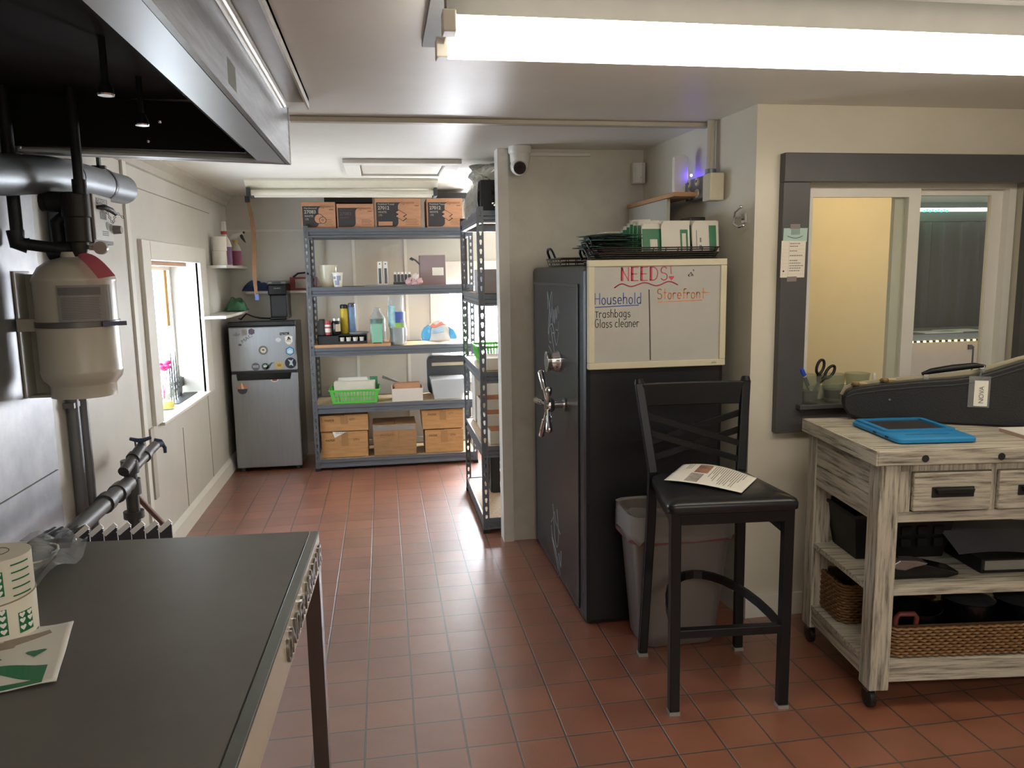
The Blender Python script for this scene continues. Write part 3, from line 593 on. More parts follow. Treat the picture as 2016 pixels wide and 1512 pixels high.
g = G(); strip(g, (.08, .02), (.08, .27), (.36, .33), (.36, .22)); strip(g, (.36, .22), (.36, .33), (.95, .2), (.95, .02)); strip(g, (.08, .0), (.08, .06), (.95, .06), (.95, .0))
strip(g, (.22, .96), (.22, 1.0), (.95, 1.0), (.95, .92)); strip(g, (.9, .0), (.9, .3), (.99, .3), (.99, 0))
g.build('green_print', GREEN, t, solid=.0006)
g = G(); strip(g, (.32, .63), (.30, .78), (.58, .66), (.55, .56), 6); strip(g, (.12, .83), (.14, .9), (.40, .76), (.38, .62), 6); strip(g, (.4, .58), (.42, .7), (.5, .75), (.52, .62), 5)
g.build('print_picture', mat('hand_brown', '#8d8070', .6, var=.2, sc=60), t, solid=.0006)
text('lettering', 'MAC', t, (PB+LX*.075+ux*.115+Vector((0, 0, .0085)), LX, -ux), .042, GREEN, off=.0006, sx=1.05, bold=.001)
g = G()
P = []
for i in range(16):
    q = 2*PI*i/16; P.append((.014*math.sin(q)**3, -.012*math.cos(q)+.005*math.cos(2*q)))
o_ = pch(.17, .47)+Vector((0, 0, .003)); g.prism([(a*1.2, b) for a, b in P], (o_, LX, -ux), 0, .0006); g.build('heart_print', GREEN, t)

# clear bag with tubing
t = thing('clear_bag', 'crumpled clear plastic bag with coiled tubing at the far left of the table', 'bag', (-.86, 1.95, .80))
def bagf(a, b):
    x = -.97+.19*a+.03*math.sin(b*3); y = 1.80+.30*b-.05*a*(1-b)+.03*math.sin(a*4)
    z = .803+.035*abs(math.sin(a*7.3+b*3.1))*abs(math.sin(b*5.7+1+a*2))+.02*math.sin(PI*a)*math.sin(PI*b)
    return (x, y, z)
G().grid(bagf, 11, 13).build('film', FILM, t, solid=.0006)
g = G()
for k in range(3): g.tube([(-.90+(.085+.006*k)*math.cos(2*PI*i/24), 1.94+(.09+.005*k)*math.sin(2*PI*i/24), .812+.007*k+.004*math.sin(i)) for i in range(24)], .0035, 6, loop=True)
g.build('tubing', mat('tubing', '#b8b2a4', .3), t, smooth=60)

# ================================================================ WINDOW LEDGE ITEMS
t = thing('flower_jar', 'clear jar with pink paper flowers on the left window ledge', 'jar', (-1.285, 4.74, .717))
G().lathe([(.05, .72), (.058, .735), (.058, .86), (.048, .88), (.048, .905), (.052, .907), (.052, .912)], (-1.285, 4.74, 0), 20).build('glass', PANE, t, smooth=40)
G().lathe([(.05, .726), (.052, .75), (.04, .765)], (-1.285, 4.74, 0), 14).build('yellow_filling', mat('filling_yellow', '#d8c25a', .6, var=.3, sc=60), t, smooth=40)
g = G(); random.seed(3)
for i in range(7):
    a = random.random()*6; p = Vector((-1.285+.035*math.cos(a), 4.74+.045*math.sin(a), .935+.07*random.random())); g.ball(p, .022, 8, .6)
    g.tube([(-1.285, 4.74, .78), p], .002, 5)
g.build('flowers', mat('flower_pink', '#d6336f', .6, var=.25), t, smooth=60)
t = thing('tree_cutout', 'black metal cutout of pine trees and a bear on the left window ledge', 'ornament', (-1.28, 5.15, .717))
fr = ((-1.29, 4.9, .718), (-.1, .995, 0), (0, 0, 1)); g = G()
for u, h in ((.02, .25), (.10, .33), (.19, .28), (.28, .30), (.37, .2)):
    P = [(u-.008, 0), (u-.008, h*.2)]
    for k in range(5): P += [(u-.05*(1-k/6), h*(.2+.15*k)), (u-.022*(1-k/6), h*(.27+.15*k))]
    P += [(u, h)]
    P += [(2*u-a, b) for a, b in P[::-1][1:]]; g.prism(P, fr, -.002, .002)
g.build('tree', BLACK, t)
G().prism([(.33, 0), (.33, .05), (.36, .1), (.44, .12), (.52, .1), (.56, .115), (.575, .135), (.60, .13), (.605, .10), (.64, .075), (.63, .06), (.58, .055), (.575, 0), (.55, 0), (.54, .045), (.45, .05), (.42, 0), (.39, 0), (.38, .03), (.36, 0)], fr, -.003, .003).build('bear', BLACK, t)
box('foot_strip', BLACK, -1.335, -1.25, 4.91, 5.40, .7175, .7215, t)

# ================================================================ FRIDGE CORNER
t = thing('refrigerator', 'small two-door silver refrigerator covered with stickers in the back left corner', 'refrigerator', (-.905, 6.2, 0))
FS = ramp_mat('fridge_silver', [(.3, '#92969a'), (.7, '#9a9ea1')], scale=(14, 1, 1), nsc=4, rough=.36, metal=.55, bump=.03)
G().box(-1.142, -.662, 6.055, 6.48, .02, 1.13).build('cabinet', BLACKG, t, bevel=.006)
G().box(-1.146, -.658, 6.01, 6.05, 1.112, 1.148).build('top_cap', BLACK, t, bevel=.006)
dF = G().box(-1.143, -.661, 6.0, 6.053, .775, 1.108).build('freezer_door', FS, t, bevel=.008)
dM = G().box(-1.143, -.661, 6.0, 6.053, .03, .755).build('fridge_door', FS, t, bevel=.008)
G().prism([(-1.10, .708), (-.715, .708), (-.705, .757), (-1.105, .757)], FX(6.0), -.004, .003).build('handle_recess', BLACKG, dM)
box('door_gasket', BLACK, -1.14, -.664, 6.01, 6.05, .755, .775, t)
for x in (-1.11, -.70): G().lathe([(.018, 0), (.018, .025)], (x, 6.05, 0), 10).build('foot', DGREY, t)
def stk(nm, px_, py_): pass
FY = 5.9995
def sx_(px): return -1.148+(px-447)/(581-447)*.489
def sz_(py): return 1.105-(py-645)/(732-645)*.343
fr = FX(FY)
def sticker(name, px, py, r, m1, par, m2=None, deco=None, ry=None, label=None, poly=None):
    u, v = sx_(px), sz_(py)
    if poly: s_ = G().prism([(u+a*r, v+b*(ry or r)) for a, b in poly], fr, 0, .0008).build(name, m1, par)
    else: s_ = G().disc((u, v), r, fr, 0, .0008, ry=ry).build(name, m1, par)
    if label: s_['label'] = label
    if deco:
        g = G(); deco(g, u, v, r); g.build('sticker_print', m2, s_)
    return s_
M_ = lambda n, c: mat(n, c, .4, var=0)
frp = FX(FY-.0008)
def leaf(g, u, v, r, k=.62):
    for a in (-70, -40, 0, 40, 70):
        A_ = math.radians(90-a); L = r*k*(1 if abs(a) < 50 else .7); e = Vector((math.cos(A_), math.sin(A_))); n = Vector((-e.y, e.x))*L*.16; o = Vector((u, v-r*.25))
        g.prism([tuple(o), tuple(o+e*L*.5-n), tuple(o+e*L), tuple(o+e*L*.5+n)], frp, 0, .0006)
HEX = [(0, 1), (.87, .5), (.87, -.5), (0, -1), (-.87, -.5), (-.87, .5)]
SHD = [(-.9, .8), (0, 1), (.9, .8), (.9, -.3), (.45, -.85), (0, -1), (-.45, -.85), (-.9, -.3)]
sticker('round_sticker', 515, 689, .034, M_('st_grey', '#6c6962'), dF, M_('st_cream', '#d6cfbb'), lambda g, u, v, r: g.disc((u, v), r*.62, frp, 0, .0004), label='grey and cream round sticker with a leaf')
g = G(); leaf(g, sx_(515), sz_(689)+.004, .026); g.build('sticker_leaf', INK, dF).location.y -= .0008
sticker('round_sticker', 498, 720, .030, M_('st_slate', '#5c5f68'), dF, M_('st_lightgrey', '#b5b7ba'), lambda g, u, v, r: g.prism([(u-r*.7, v-.006), (u+r*.7, v-.006), (u+r*.7, v-.002), (u-r*.7, v-.002)], frp, 0, .0004).prism([(u-r*.7, v+.003), (u+r*.7, v+.003), (u+r*.7, v+.009), (u-r*.7, v+.009)], frp, 0, .0004), label='slate round sticker with two pale lines')
s_ = sticker('tailed_sticker', 517, 720, .026, M_('st_green', '#2f4f47'), dF, M_('st_cream', '#d6cfbb'), lambda g, u, v, r: leaf(g, u, v, r, .95), label='dark green round sticker with a long curved tail and a white leaf')
u, v = sx_(517), sz_(720); G().prism([(u, v-.024), (u+.028, v-.015), (u+.04, v+.005), (u+.05, v+.02), (u+.072, v+.026), (u+.045, v+.028), (u+.03, v+.015), (u+.015, v)], fr, 0, .0008).build('sticker_tail', M_('st_green', '#2f4f47'), s_)
sticker('gold_sticker', 545, 719, .031, M_('st_gold', '#b79c58'), dF, M_('st_gold2', '#8a6f34'), lambda g, u, v, r: leaf(g, u, v, r, .9), label='gold round sticker')
sticker('black_sticker', 568, 715, .042, M_('st_black', '#1d1c22'), dF, M_('st_pale', '#a9b9c2'), lambda g, u, v, r: g.prism([(u-.02, v+.028), (u-.004, v+.005), (u-.012, v-.02), (u+.004, v-.014), (u+.02, v-.026), (u+.012, v+.004), (u+.022, v+.03), (u+.006, v+.018)], frp, 0, .0004), label='large black round sticker with a pale splash')
s_ = sticker('shield_sticker', 567, 671, .030, M_('st_white', '#ddd7c8'), dF, INK, lambda g, u, v, r: g.disc((u, v+.018), .008, frp, 0, .0004).disc((u-.006, v+.006), .006, frp, 0, .0004).disc((u+.008, v+.008), .006, frp, 0, .0004), poly=SHD, ry=.035, label='white shield sticker lettered MAC')
text('sticker_text', 'MAC', dF, ((sx_(567)-.021, FY-.001, sz_(671)-.012), (1, 0, 0), (0, 0, 1)), .018, INK)
sticker('hexagon_sticker', 568, 692, .034, M_('st_navy', '#2c5275'), dF, M_('st_sky', '#86c4e4'), lambda g, u, v, r: g.prism([(u+a*r*.8, v+b*r*.8) for a, b in HEX], frp, 0, .0004), poly=HEX, label='blue hexagon sticker with a white hill')
g = G(); u, v = sx_(568), sz_(692); g.prism([(u-.02, v-.014), (u+.02, v-.014), (u+.012, v+.002), (u, v+.01), (u-.012, v+.002)], frp, .0004, .0008); g.build('sticker_hill', M_('st_white', '#ddd7c8'), dF)
sticker('hexagon_sticker', 494, 653, .025, M_('st_plum', '#4e4652'), dF, poly=HEX, label='plum hexagon sticker')
sticker('square_sticker', 480, 654, .019, M_('st_tan', '#8f8c88'), dF, poly=[(-1, -1), (1, -1), (1, 1), (-1, 1)], ry=.023)
sticker('faded_sticker', 464, 657, .028, M_('st_faint', '#7d8084'), dF, poly=[(-1, -.2), (-.4, 0), (0, .8), (.3, .1), (1, .3), (.9, -.4), (.2, -.9), (-.5, -.8)], ry=.018)
sticker('oval_sticker', 546, 670, .02, M_('st_offwhite', '#c9cbc9'), dF, ry=.016)
text('sticker_text', 'MAC', dF, ((sx_(475), FY-.0002, sz_(675)), (.82, 0, .57), (-.57, 0, .82)), .036, M_('st_darkgreen', '#48584f'), sx=1.2)
g = G(); g.disc((sx_(470), sz_(677.5)), .012, fr, 0, .0006, ry=.009); g.build('heart_sticker', M_('st_darkgreen', '#48584f'), dF)
badge = G().prism([(sx_(549.5), sz_(661)), (sx_(568), sz_(660)), (sx_(568), sz_(656)), (sx_(549.5), sz_(656.5))], fr, 0, .002).build('badge', BLACKG, dF)
text('badge_text', 'Magic Chef', badge, ((sx_(550.5), FY-.002, sz_(659.6)), (1, 0, .01), (0, 0, 1)), .0125, M_('st_white', '#ddd7c8'), sx=.95)
sticker('fire_sticker', 469, 763, .036, M_('st_navy2', '#3b4250'), dM, label='round campfire sticker, orange above navy')
g = G(); u, v = sx_(469), sz_(763)+.004; g.prism([(u-.034, v), (u-.03, v+.02), (u-.018, v+.03), (u-.006, v+.05), (u+.008, v+.03), (u+.03, v+.026), (u+.036, v)], frp, 0, .0006); g.build('sticker_flame', M_('st_orange', '#cf8a5f'), dM)
g = G(); g.prism([(u-.006, v), (u-.008, v+.03), (u-.004, v+.05), (u+.004, v+.03), (u+.012, v)], frp, .0006, .001); g.build('sticker_flame_tip', M_('st_creamy', '#e0d3b6'), dM)
sticker('bubble_sticker', 534, 747, .026, M_('st_white', '#ddd7c8'), dM, M_('st_red', '#8d4440'), lambda g, u, v, r: g.disc((u, v), r*.8, frp, 0, .0004, ry=.008), ry=.014, label='small white and red cloud-shaped sticker')

t = thing('coffee_maker', 'slim black pod coffee maker on top of the refrigerator', 'coffee maker', (-.79, 6.2, 1.148))
G().box(-.856, -.726, 6.18, 6.42, 1.15, 1.40).build('tower', BLACK, t, bevel=.012)
G().box(-.86, -.722, 6.12, 6.42, 1.335, 1.42).build('brew_head', BLACKG, t, bevel=.012)
G().box(-.862, -.72, 6.115, 6.42, 1.42, 1.445).build('lid', mat('maker_silver', '#77787a', .35, .4), t, bevel=.01)
box('lid_handle', BLACK, -.825, -.757, 6.110, 6.117, 1.427, 1.437, t)
G().box(-.85, -.73, 6.10, 6.2, 1.15, 1.172).build('drip_tray', BLACKG, t, bevel=.006)
text('maker_badge', 'KEURIG', t, ((-.815, 6.1195, 1.385), (1, 0, 0), (0, 0, 1)), .015, M_('badge_grey', '#8f9092'))
t = G().tube([(-1.13, 6.40, 1.152), (-1.08, 6.2, 1.156), (-1.03, 6.15, 1.20), (-.98, 6.18, 1.175), (-.93, 6.16, 1.165), (-.86, 6.3, 1.153)], .006, 7).build('power_cord', BLACK, smooth=50, label='black power cord curling over the top of the refrigerator', cat='cord')

for nm, x0, x1, y0, y1, z, lab in (('wall_shelf', -1.2, -1.06, 5.66, 6.52, 1.562, 'upper white corner shelf holding the spray bottles'), ('wall_shelf', -1.2, -1.04, 5.42, 6.3, 1.222, 'lower white wall shelf over the refrigerator with a green cloth'), ('wall_shelf', -1.06, -.5, 6.36, 6.52, 1.365, 'white back wall shelf behind the coffee maker')):
    box(nm, TRIMW, x0, x1, y0, y1, z-.018, z, label=lab, cat='shelf', group='white wall shelves in the corner')
# spray bottles and paper rolls (upper shelf)
def sprayer(name, label, x, y, z, h, r, body, lbl, head, trig, neck, lz):
    t = thing(name, label, 'bottle', (x, y, z), 0, 'spray bottles on the corner shelf')
    G().lathe([(r, z+.002), (r*1.03, z+.01), (r*1.03, z+h*.5), (r*.8, z+h*.62), (r*.4, z+h*.72), (r*.36, z+h*.78)], (x, y, 0), 18, sy=.7).build('bottle', body, t, smooth=45)
    G().lathe([(r*1.04, z+lz[0]), (r*1.05, z+lz[0]+.005), (r*1.05, z+lz[1]), (r*1.04, z+lz[1]+.003)], (x, y, 0), 18, sy=.7, caps=False).build('label', lbl, t, smooth=45)
    G().lathe([(r*.5, z+h*.77), (r*.5, z+h*.84)], (x, y, 0), 14).build('collar', neck, t, smooth=45)
    return t
t = sprayer('spray_bottle', 'white spray bottle with red collar and purple label on the corner shelf', -1.135, 6.06, 1.562, .30, .045, mat('bottle_white', '#d5d2ca', .4), mat('label_purple', '#7d5f80', .5, var=.2), None, None, mat('collar_red', '#a83a3e', .4), (.01, .135))
G().taper((-1.152, -1.118, 6.04, 6.08), (-1.148, -1.122, 6.045, 6.075), 1.562+.252, 1.562+.325).build('trigger_head', WPLAS, t, bevel=.005)
t = sprayer('spray_bottle', 'clear spray bottle with black trigger and pink label on the corner shelf', -1.083, 6.2, 1.562, .23, .037, mat('bottle_clearish', '#bdb7a2', .3), mat('label_pink', '#8d4a6a', .5, var=.35, sc=60), None, None, mat('collar_yellow', '#c7a63c', .4), (.006, .11))
G().prism([(-1.13, 1.755), (-1.10, 1.80), (-1.03, 1.815), (-1.02, 1.80), (-1.05, 1.785), (-1.075, 1.765)], FX(6.18), -.03, 0).build('trigger_head', mat('bottle_white', '#d5d2ca', .4), t, bevel=.003)
G().prism([(-1.045, 1.79), (-1.03, 1.80), (-1.005, 1.735), (-1.015, 1.74), (-1.04, 1.77)], FX(6.175), -.02, 0).ball((-1.012, 6.16, 1.81), .009, 8).build('trigger', INK, t)
t = G().lathe([(.02, 0), (.05, 0), (.05, .1), (.02, .1)], (-1.14, 5.86, 1.564), 22).build('paper_roll', WHITE, smooth=40, label='lower of two stacked white paper rolls on the corner shelf', cat='paper roll', group='paper rolls on the corner shelf')
dup(t, t.location+Vector((.004, 0, .102)), 0, 'upper of two stacked white paper rolls on the corner shelf', 'paper rolls on the corner shelf')
# cloths
def cloth(name, m, x, y, z, sx, sy, h, seed, label):
    random.seed(seed); ph = [random.random()*6 for _ in range(6)]
    def f(a, b):
        u, v = a*2-1, b*2-1; e = max(0, 1-(abs(u)**2.5+abs(v)**2.5)**.8)
        return (x+u*sx, y+v*sy, z+h*(.04+.96*e**.45)*(.78+.22*math.sin(a*11+ph[0])*math.sin(b*9+ph[1]))+.006*math.sin(a*23+ph[2]+b*6)*e)
    return G().grid(f, 16, 16).build(name, m, smooth=70, solid=.006, label=label, cat='cloth')
cloth('folded_cloth', mat('cloth_blue', '#2d3f66', .85, var=.2), -.99, 6.43, 1.369, .1, .055, .085, 4, 'rumpled dark blue cloth at the left end of the back wall shelf')
cloth('folded_cloth', mat('cloth_green', '#3f6b4d', .85, var=.2), -1.1, 6.16, 1.226, .075, .1, .11, 5, 'crumpled green cloth on the lower wall shelf')
t = thing('red_box', 'open red box with a dark arched handle on the back wall shelf', 'box', (-.65, 6.42, 1.365))
G().box(-.72, -.52, 6.38, 6.50, 1.366, 1.47).build('carton', mat('box_red', '#7f2f33', .5, var=.2), t)
box('window_panel', mat('box_window', '#9d968c', .4, var=.3, sc=50), -.68, -.57, 6.378, 6.381, 1.385, 1.455, t)
G().tube([(-.70, 6.43, 1.47), (-.66, 6.43, 1.50), (-.60, 6.43, 1.505), (-.54, 6.43, 1.472)], .008, 6).build('handle', IRON, t, smooth=50)
cloth('folded_cloth', mat('cloth_red', '#6f2b33', .85, var=.2), -.89-.02, 6.43, 1.369, .03, .05, .06, 6, 'dark red cloth between the blue cloth and the coffee maker') if False else None
# ================================================================ SHELVING UNITS
def holed(g, o, r, w, z0, z1, p=.05):
    o = Vector(o); r = Vector(r); n = int((z1-z0)/p); hp = [(.0, .0155), (.0065, .011), (.0065, .003), (.0035, -.003), (.0035, -.013), (-.0035, -.013), (-.0035, -.003), (-.0065, .003), (-.0065, .011)]
    hp = [(.0, .0155), (.0068, .011), (.0068, .002), (.0036, -.013), (0, -.0145), (-.0036, -.013), (-.0068, .002), (-.0068, .011)]
    for i in range(n):
        zc = z0+p*(i+.5); ot = [(0, p/2), (w/2, p/2), (w/2, 0), (w/2, -p/2), (0, -p/2), (-w/2, -p/2), (-w/2, 0), (-w/2, p/2)]
        H = [g.v(o+r*(w/2+a)+Vector((0, 0, zc+b))) for a, b in hp]; O = [g.v(o+r*(w/2+a)+Vector((0, 0, zc+b))) for a, b in ot]
        for k in range(8): j = (k+1) % 8; g.face([O[k], O[j], H[j], H[k]])
    if z1-z0-n*p > .002: g.quad(o+Vector((0, 0, z0+n*p)), o+r*w+Vector((0, 0, z0+n*p)), o+r*w+Vector((0, 0, z1)), o+Vector((0, 0, z1)))
def shelf_unit(label, x0, x1, y0, y1, H, levels):
    t = thing('shelving_unit', label, 'shelving', ((x0+x1)/2, (y0+y1)/2, 0), 0, 'grey metal shelving units')
    for x, sx in ((x0, 1), (x1, -1)):
        for y, sy in ((y0, 1), (y1, -1)):
            g = G(); holed(g, (x, y, 0), (sx, 0, 0), .034, .02, H); holed(g, (x, y, 0), (0, sy, 0), .034, .02, H)
            bmesh.ops.remove_doubles(g.bm, verts=g.bm.verts, dist=.0002)
            po = g.build('post', RACK, t, solid=.002)
            G().box(x-.003 if sx > 0 else x-.037, x+.037 if sx > 0 else x+.003, y-.003 if sy > 0 else y-.037, y+.037 if sy > 0 else y+.003, 0, .022).build('post_foot', BLACK, po)
    for z in levels:
        for y, s in ((y0, 1), (y1, -1)):
            a, b = x0+.003, x1-.003
            G().rings([[(x, y+s*d, z+h) for d, h in ((.003, .004), (.003, -.022), (.010, -.028), (.010, -.044), (.003, -.05), (.003, -.062), (.03, -.062), (.03, -.02), (.012, -.018), (.012, .004))] for x in (a, b)]).build('beam', RACK, t)
        for x, s in ((x0, 1), (x1, -1)):
            a, b = y0+.005, y1-.005
            G().rings([[(x+s*d, y, z+h) for d, h in ((.003, .004), (.003, -.022), (.010, -.028), (.010, -.044), (.003, -.05), (.003, -.062), (.028, -.062), (.028, -.02), (.012, -.018), (.012, .004))] for y in (a, b)]).build('beam', RACK, t)
        box('shelf_board', OSB, x0+.013, x1-.013, y0+.013, y1-.013, z-.014, z-.001, t)
    return t
LV = (1.82, 1.39, .94, .505, .085)
shelf_unit('long grey metal shelving unit against the back wall, loaded with cartons and supplies', -.552, .69, 5.9, 6.36, 1.84, LV)
shelf_unit('narrow grey metal shelving unit standing end-on behind the partition', .52, .98, 4.225, 5.15, 1.835, (1.81, 1.36, .93, .505, .085))

# ---- cartons on the top shelf
def towel_box(label, x0, x1, z1, kind, dim=False):
    z0 = 1.82; y0 = 5.93
    t = thing('towel_carton', label, 'carton', ((x0+x1)/2, 6.1, z0), 0, 'paper towel cartons on the top shelf')
    G().box(x0, x1, y0, y0+.32, z0+.001, z1).build('carton', CARD2, t, bevel=.003)
    w, h = x1-x0, z1-z0; fr = FX(y0); pw = .5
    P = [(x0+.008, z0+.012), (x0+w*pw-.03, z0+.012)]+[(x0+w*pw-.03+.03*math.sin(math.radians(a)), z0+.042-.03*math.cos(math.radians(a))) for a in (20, 45, 70, 90)]
    P += [(x0+w*pw, z1-.06)]+[(x0+w*pw+.03-.03*math.cos(math.radians(a)), z1-.06+.03*math.sin(math.radians(a))) for a in (20, 45, 70, 90)]+[(x0+.008, z1-.03)]
    p_ = G().prism(P, fr, 0, .0008).build('printed_panel', mat('print_charcoal', '#39373a', .55, var=.06), t)
    WT = mat('carton_white_ink', '#b9b2a6' , .6, var=0) if not dim else mat('carton_dim_ink', '#5d595a', .6, var=0)
    n1 = '27012' if kind else '27083'
    text('print_text', 'Multifold Towel' if kind else 'Hardwound', p_, ((x0+.02, y0-.001, z1-.05), (1, 0, 0), (0, 0, 1)), .019, WT)
    text('print_text', n1, p_, ((x0+.02, y0-.001, z1-.082), (1, 0, 0), (0, 0, 1)), .034, WT, bold=.0006)
    text('print_text', 'WHITE', p_, ((x0+.022, y0-.001, z1-.108), (1, 0, 0), (0, 0, 1)), .02, WT)
    if not dim: text('print_text', '175', p_, ((x0+.024, y0-.001, z1-.13), (1, 0, 0), (0, 0, 1)), .018, WT)
    if not dim:
        g, g2 = G(), G(); cx_, cz_ = x0+w*.56, z0+h*.28
        f2 = FX(y0-.0008)
        if kind:
            for dz in (.0, .028):
                q = [(cx_-.045, cz_+.03+dz), (cx_-.018, cz_+.048+dz), (cx_+.045, cz_+.01+dz), (cx_+.015, cz_-.01+dz)]
                g.prism(q, f2, 0, .0004); c0 = (sum(a for a, b in q)/4, sum(b for a, b in q)/4)
                g2.prism([(c0[0]+(a-c0[0])*.84, c0[1]+(b-c0[1])*.8) for a, b in q], f2, .0004, .0008)
            gb = G().prism([(x0+.022, z0+.02), (x0+w*.37, z0+.02), (x0+w*.37, z0+.05), (x0+.022, z0+.05)], f2, 0, .0004)
            if x0 < .2: gb.build('barcode_frame', CARD2, p_)
            else: gb.bm.free()
        else:
            g.disc((cx_-.012, cz_+.018), .036, f2, 0, .0003); g2.disc((cx_-.012, cz_+.018), .032, f2, .0003, .0006); g.disc((cx_+.014, cz_+.008), .026, f2, .0006, .0009); g2.disc((cx_+.014, cz_+.008), .022, f2, .0009, .0012); g.disc((cx_+.014, cz_+.008), .008, f2, .0012, .0015); g2.disc((cx_+.014, cz_+.008), .005, f2, .0015, .0018)
        g.build('picture_outline', INK, p_); g2.build('picture', CARD2, p_)
    g = G()
    for i in range(4): g.prism([(x0+w*.66, z0+.028+.012*i), (x1-.02-.01*(i % 2), z0+.028+.012*i), (x1-.02-.01*(i % 2), z0+.031+.012*i), (x0+w*.66, z0+.031+.012*i)], fr, 0, .0006)
    g.prism([(x1-.045, z1-.052), (x1-.015, z1-.052), (x1-.015, z1-.058), (x1-.045, z1-.058)], fr, 0, .0006)
    g.build('small_print', mat('print_brown', '#7d573f', .6, var=0), t)
    text('brand_script', 'Signature', t, ((x0+w*.56, y0-.0005, z1-.042), (1, 0, .03), (0, 0, 1)), .026, mat('print_brown', '#7d573f', .6, var=0), shear=.35)
    return t
towel_box('leftmost paper towel carton printed 27083 with a roll picture', -.562, -.318, 2.013, 0)
towel_box('second paper towel carton, shaded 27083 print without a picture', -.308, -.04, 2.0, 0, True)
towel_box('third and largest paper towel carton, printed 27012 with folded sheets and barcode', -.03, .308, 2.04, 1)
towel_box('rightmost paper towel carton printed 27012, half hidden by clear wrap', .352, .62, 2.04, 1)
box('shade_slab', BLACK, -.40, -.05, 6.0, 6.3, 2.014, 2.06, label='flat black slab added as shade on the two left towel cartons', cat='carton')  # added slab standing in for the shadow around the back boxes
box('shade_slab', DGREY, .42, .66, 5.98, 6.3, 2.042, 2.085, label='flat dark slab added as shade on the rightmost towel carton', cat='carton')  # second added slab, dark in place of shade
# ---- second shelf
Z = 1.392
t = G().lathe([(.045, 0), (.05, .004), (.072, .07), (.08, .165), (.074, .163), (.066, .07), (.044, .012), (.001, .01)], (-.405, 6.06, Z), 28).build('planter_bowl', mat('bowl_cream', '#cfc9b6', .2), smooth=40, label='round cream ceramic pot at the left end of the second shelf', cat='bowl')
t = thing('paper_cup', 'small printed paper cup in front of the cream pot', 'cup', (-.325, 5.95, Z))
G().lathe([(.029, 0), (.039, .103), (.042, .105), (.0415, .109), (.037, .108), (.028, .006), (.001, .005)], (-.325, 5.95, Z), 24).build('cup', WPLAS, t, smooth=40)
g = G()
for a0, a1, z0, z1 in ((-130, -70, .015, .05), (-100, -50, .05, .085), (-150, -110, .06, .08)):
    g.rings([[(-.325+(.0295+.0097*z/.103+.0006)*math.cos(math.radians(a0+(a1-a0)*i/6)), 5.95+(.0295+.0097*z/.103+.0006)*math.sin(math.radians(a0+(a1-a0)*i/6)), Z+z) for i in range(7)] for z in (z0, z1)], closed=False, caps=False)
g.build('printing', mat('cup_blue', '#8b93a8', .5), t, solid=.0006)
box('serving_tray', mat('tray_grey', '#8e8a84', .4), -.13, .15, 5.925, 6.14, Z, Z+.010, label='flat pale tray under the narrow packs on the second shelf', cat='tray', bevel=.003)
for i, x in enumerate((-.03, .013)):
    t = thing('blister_pack', ['left of two tall narrow white blister packs', 'right of two tall narrow white blister packs'][i], 'pack', (x+.016, 6.0, Z+.01), 0, 'narrow blister packs on the second shelf')
    box('card', WPLAS, x, x+.034, 5.99, 6.012, Z+.011, Z+.185, t); box('window', mat('pack_dark', '#55565c', .3, var=.3, sc=50), x+.007, x+.027, 5.988, 5.99, Z+.02, Z+.135, t)
    G().disc((x+.017, Z+.168), .005, FX(5.99), 0, .001).build('hang_hole', INK, t)
box('bottle_rack', DGREY, .085, .222, 5.95, 6.01, Z+.011, Z+.03, label='low dark rack holding five little bottles on the second shelf', cat='rack')
for i in range(5):
    x = .1+i*.027
    t = thing('small_bottle', 'one of five identical small dark bottles with white caps on the second shelf', 'bottle', (x, 5.98, Z+.03), 0, 'small dark bottles in the rack')
    G().lathe([(.011, Z+.031), (.011, Z+.08), (.006, Z+.088)], (x, 5.98, 0), 12).build('bottle', mat('vial_dark', '#47494f', .25), t, smooth=40)
    G().lathe([(.008, Z+.088), (.008, Z+.105)], (x, 5.98, 0), 12).build('cap', WHITE, t, smooth=40)
t = thing('paper_flowers', 'pile of pink and white crumpled tissue flowers on the second shelf', 'flowers', (.235, 5.955, Z))
random.seed(11)
for k, (x, y, z, r) in enumerate(((.2, 5.95, .03, .028), (.24, 5.945, .028, .026), (.275, 5.95, .035, .028), (.255, 5.955, .065, .026), (.22, 5.96, .045, .02))):
    g = G().ball((0, 0, 0), r, 10)
    for v in g.bm.verts: v.co *= 1+random.uniform(-.25, .25)
    for v in g.bm.verts: v.co += Vector((x, y-.012, Z+z))
    g.build('flower', mat('tissue_pink', '#c3a0a5', .8, var=.1) if k < 3 else mat('tissue_white', '#d2c6c0', .8, var=.1), t)
t = thing('mauve_box', 'mauve cardboard box with white label and dark ribbon, right end of second shelf', 'box', (.385, 6.08, Z))
G().box(.292, .488, 6.02, 6.2, Z+.001, Z+.23).build('carton', mat('mauve_card', '#8d7c80', .6, var=.06), t, bevel=.002)
box('paper_label', WHITE, .385, .472, 6.0185, 6.02, Z+.075, Z+.135, t)
G().sweep([(.29, 6.01, Z+.16), (.26, 6.0, Z+.19), (.225, 5.99, Z+.21), (.215, 5.99, Z+.205), (.24, 6.0, Z+.192)], .004, .012).build('ribbon', DGREY, t)
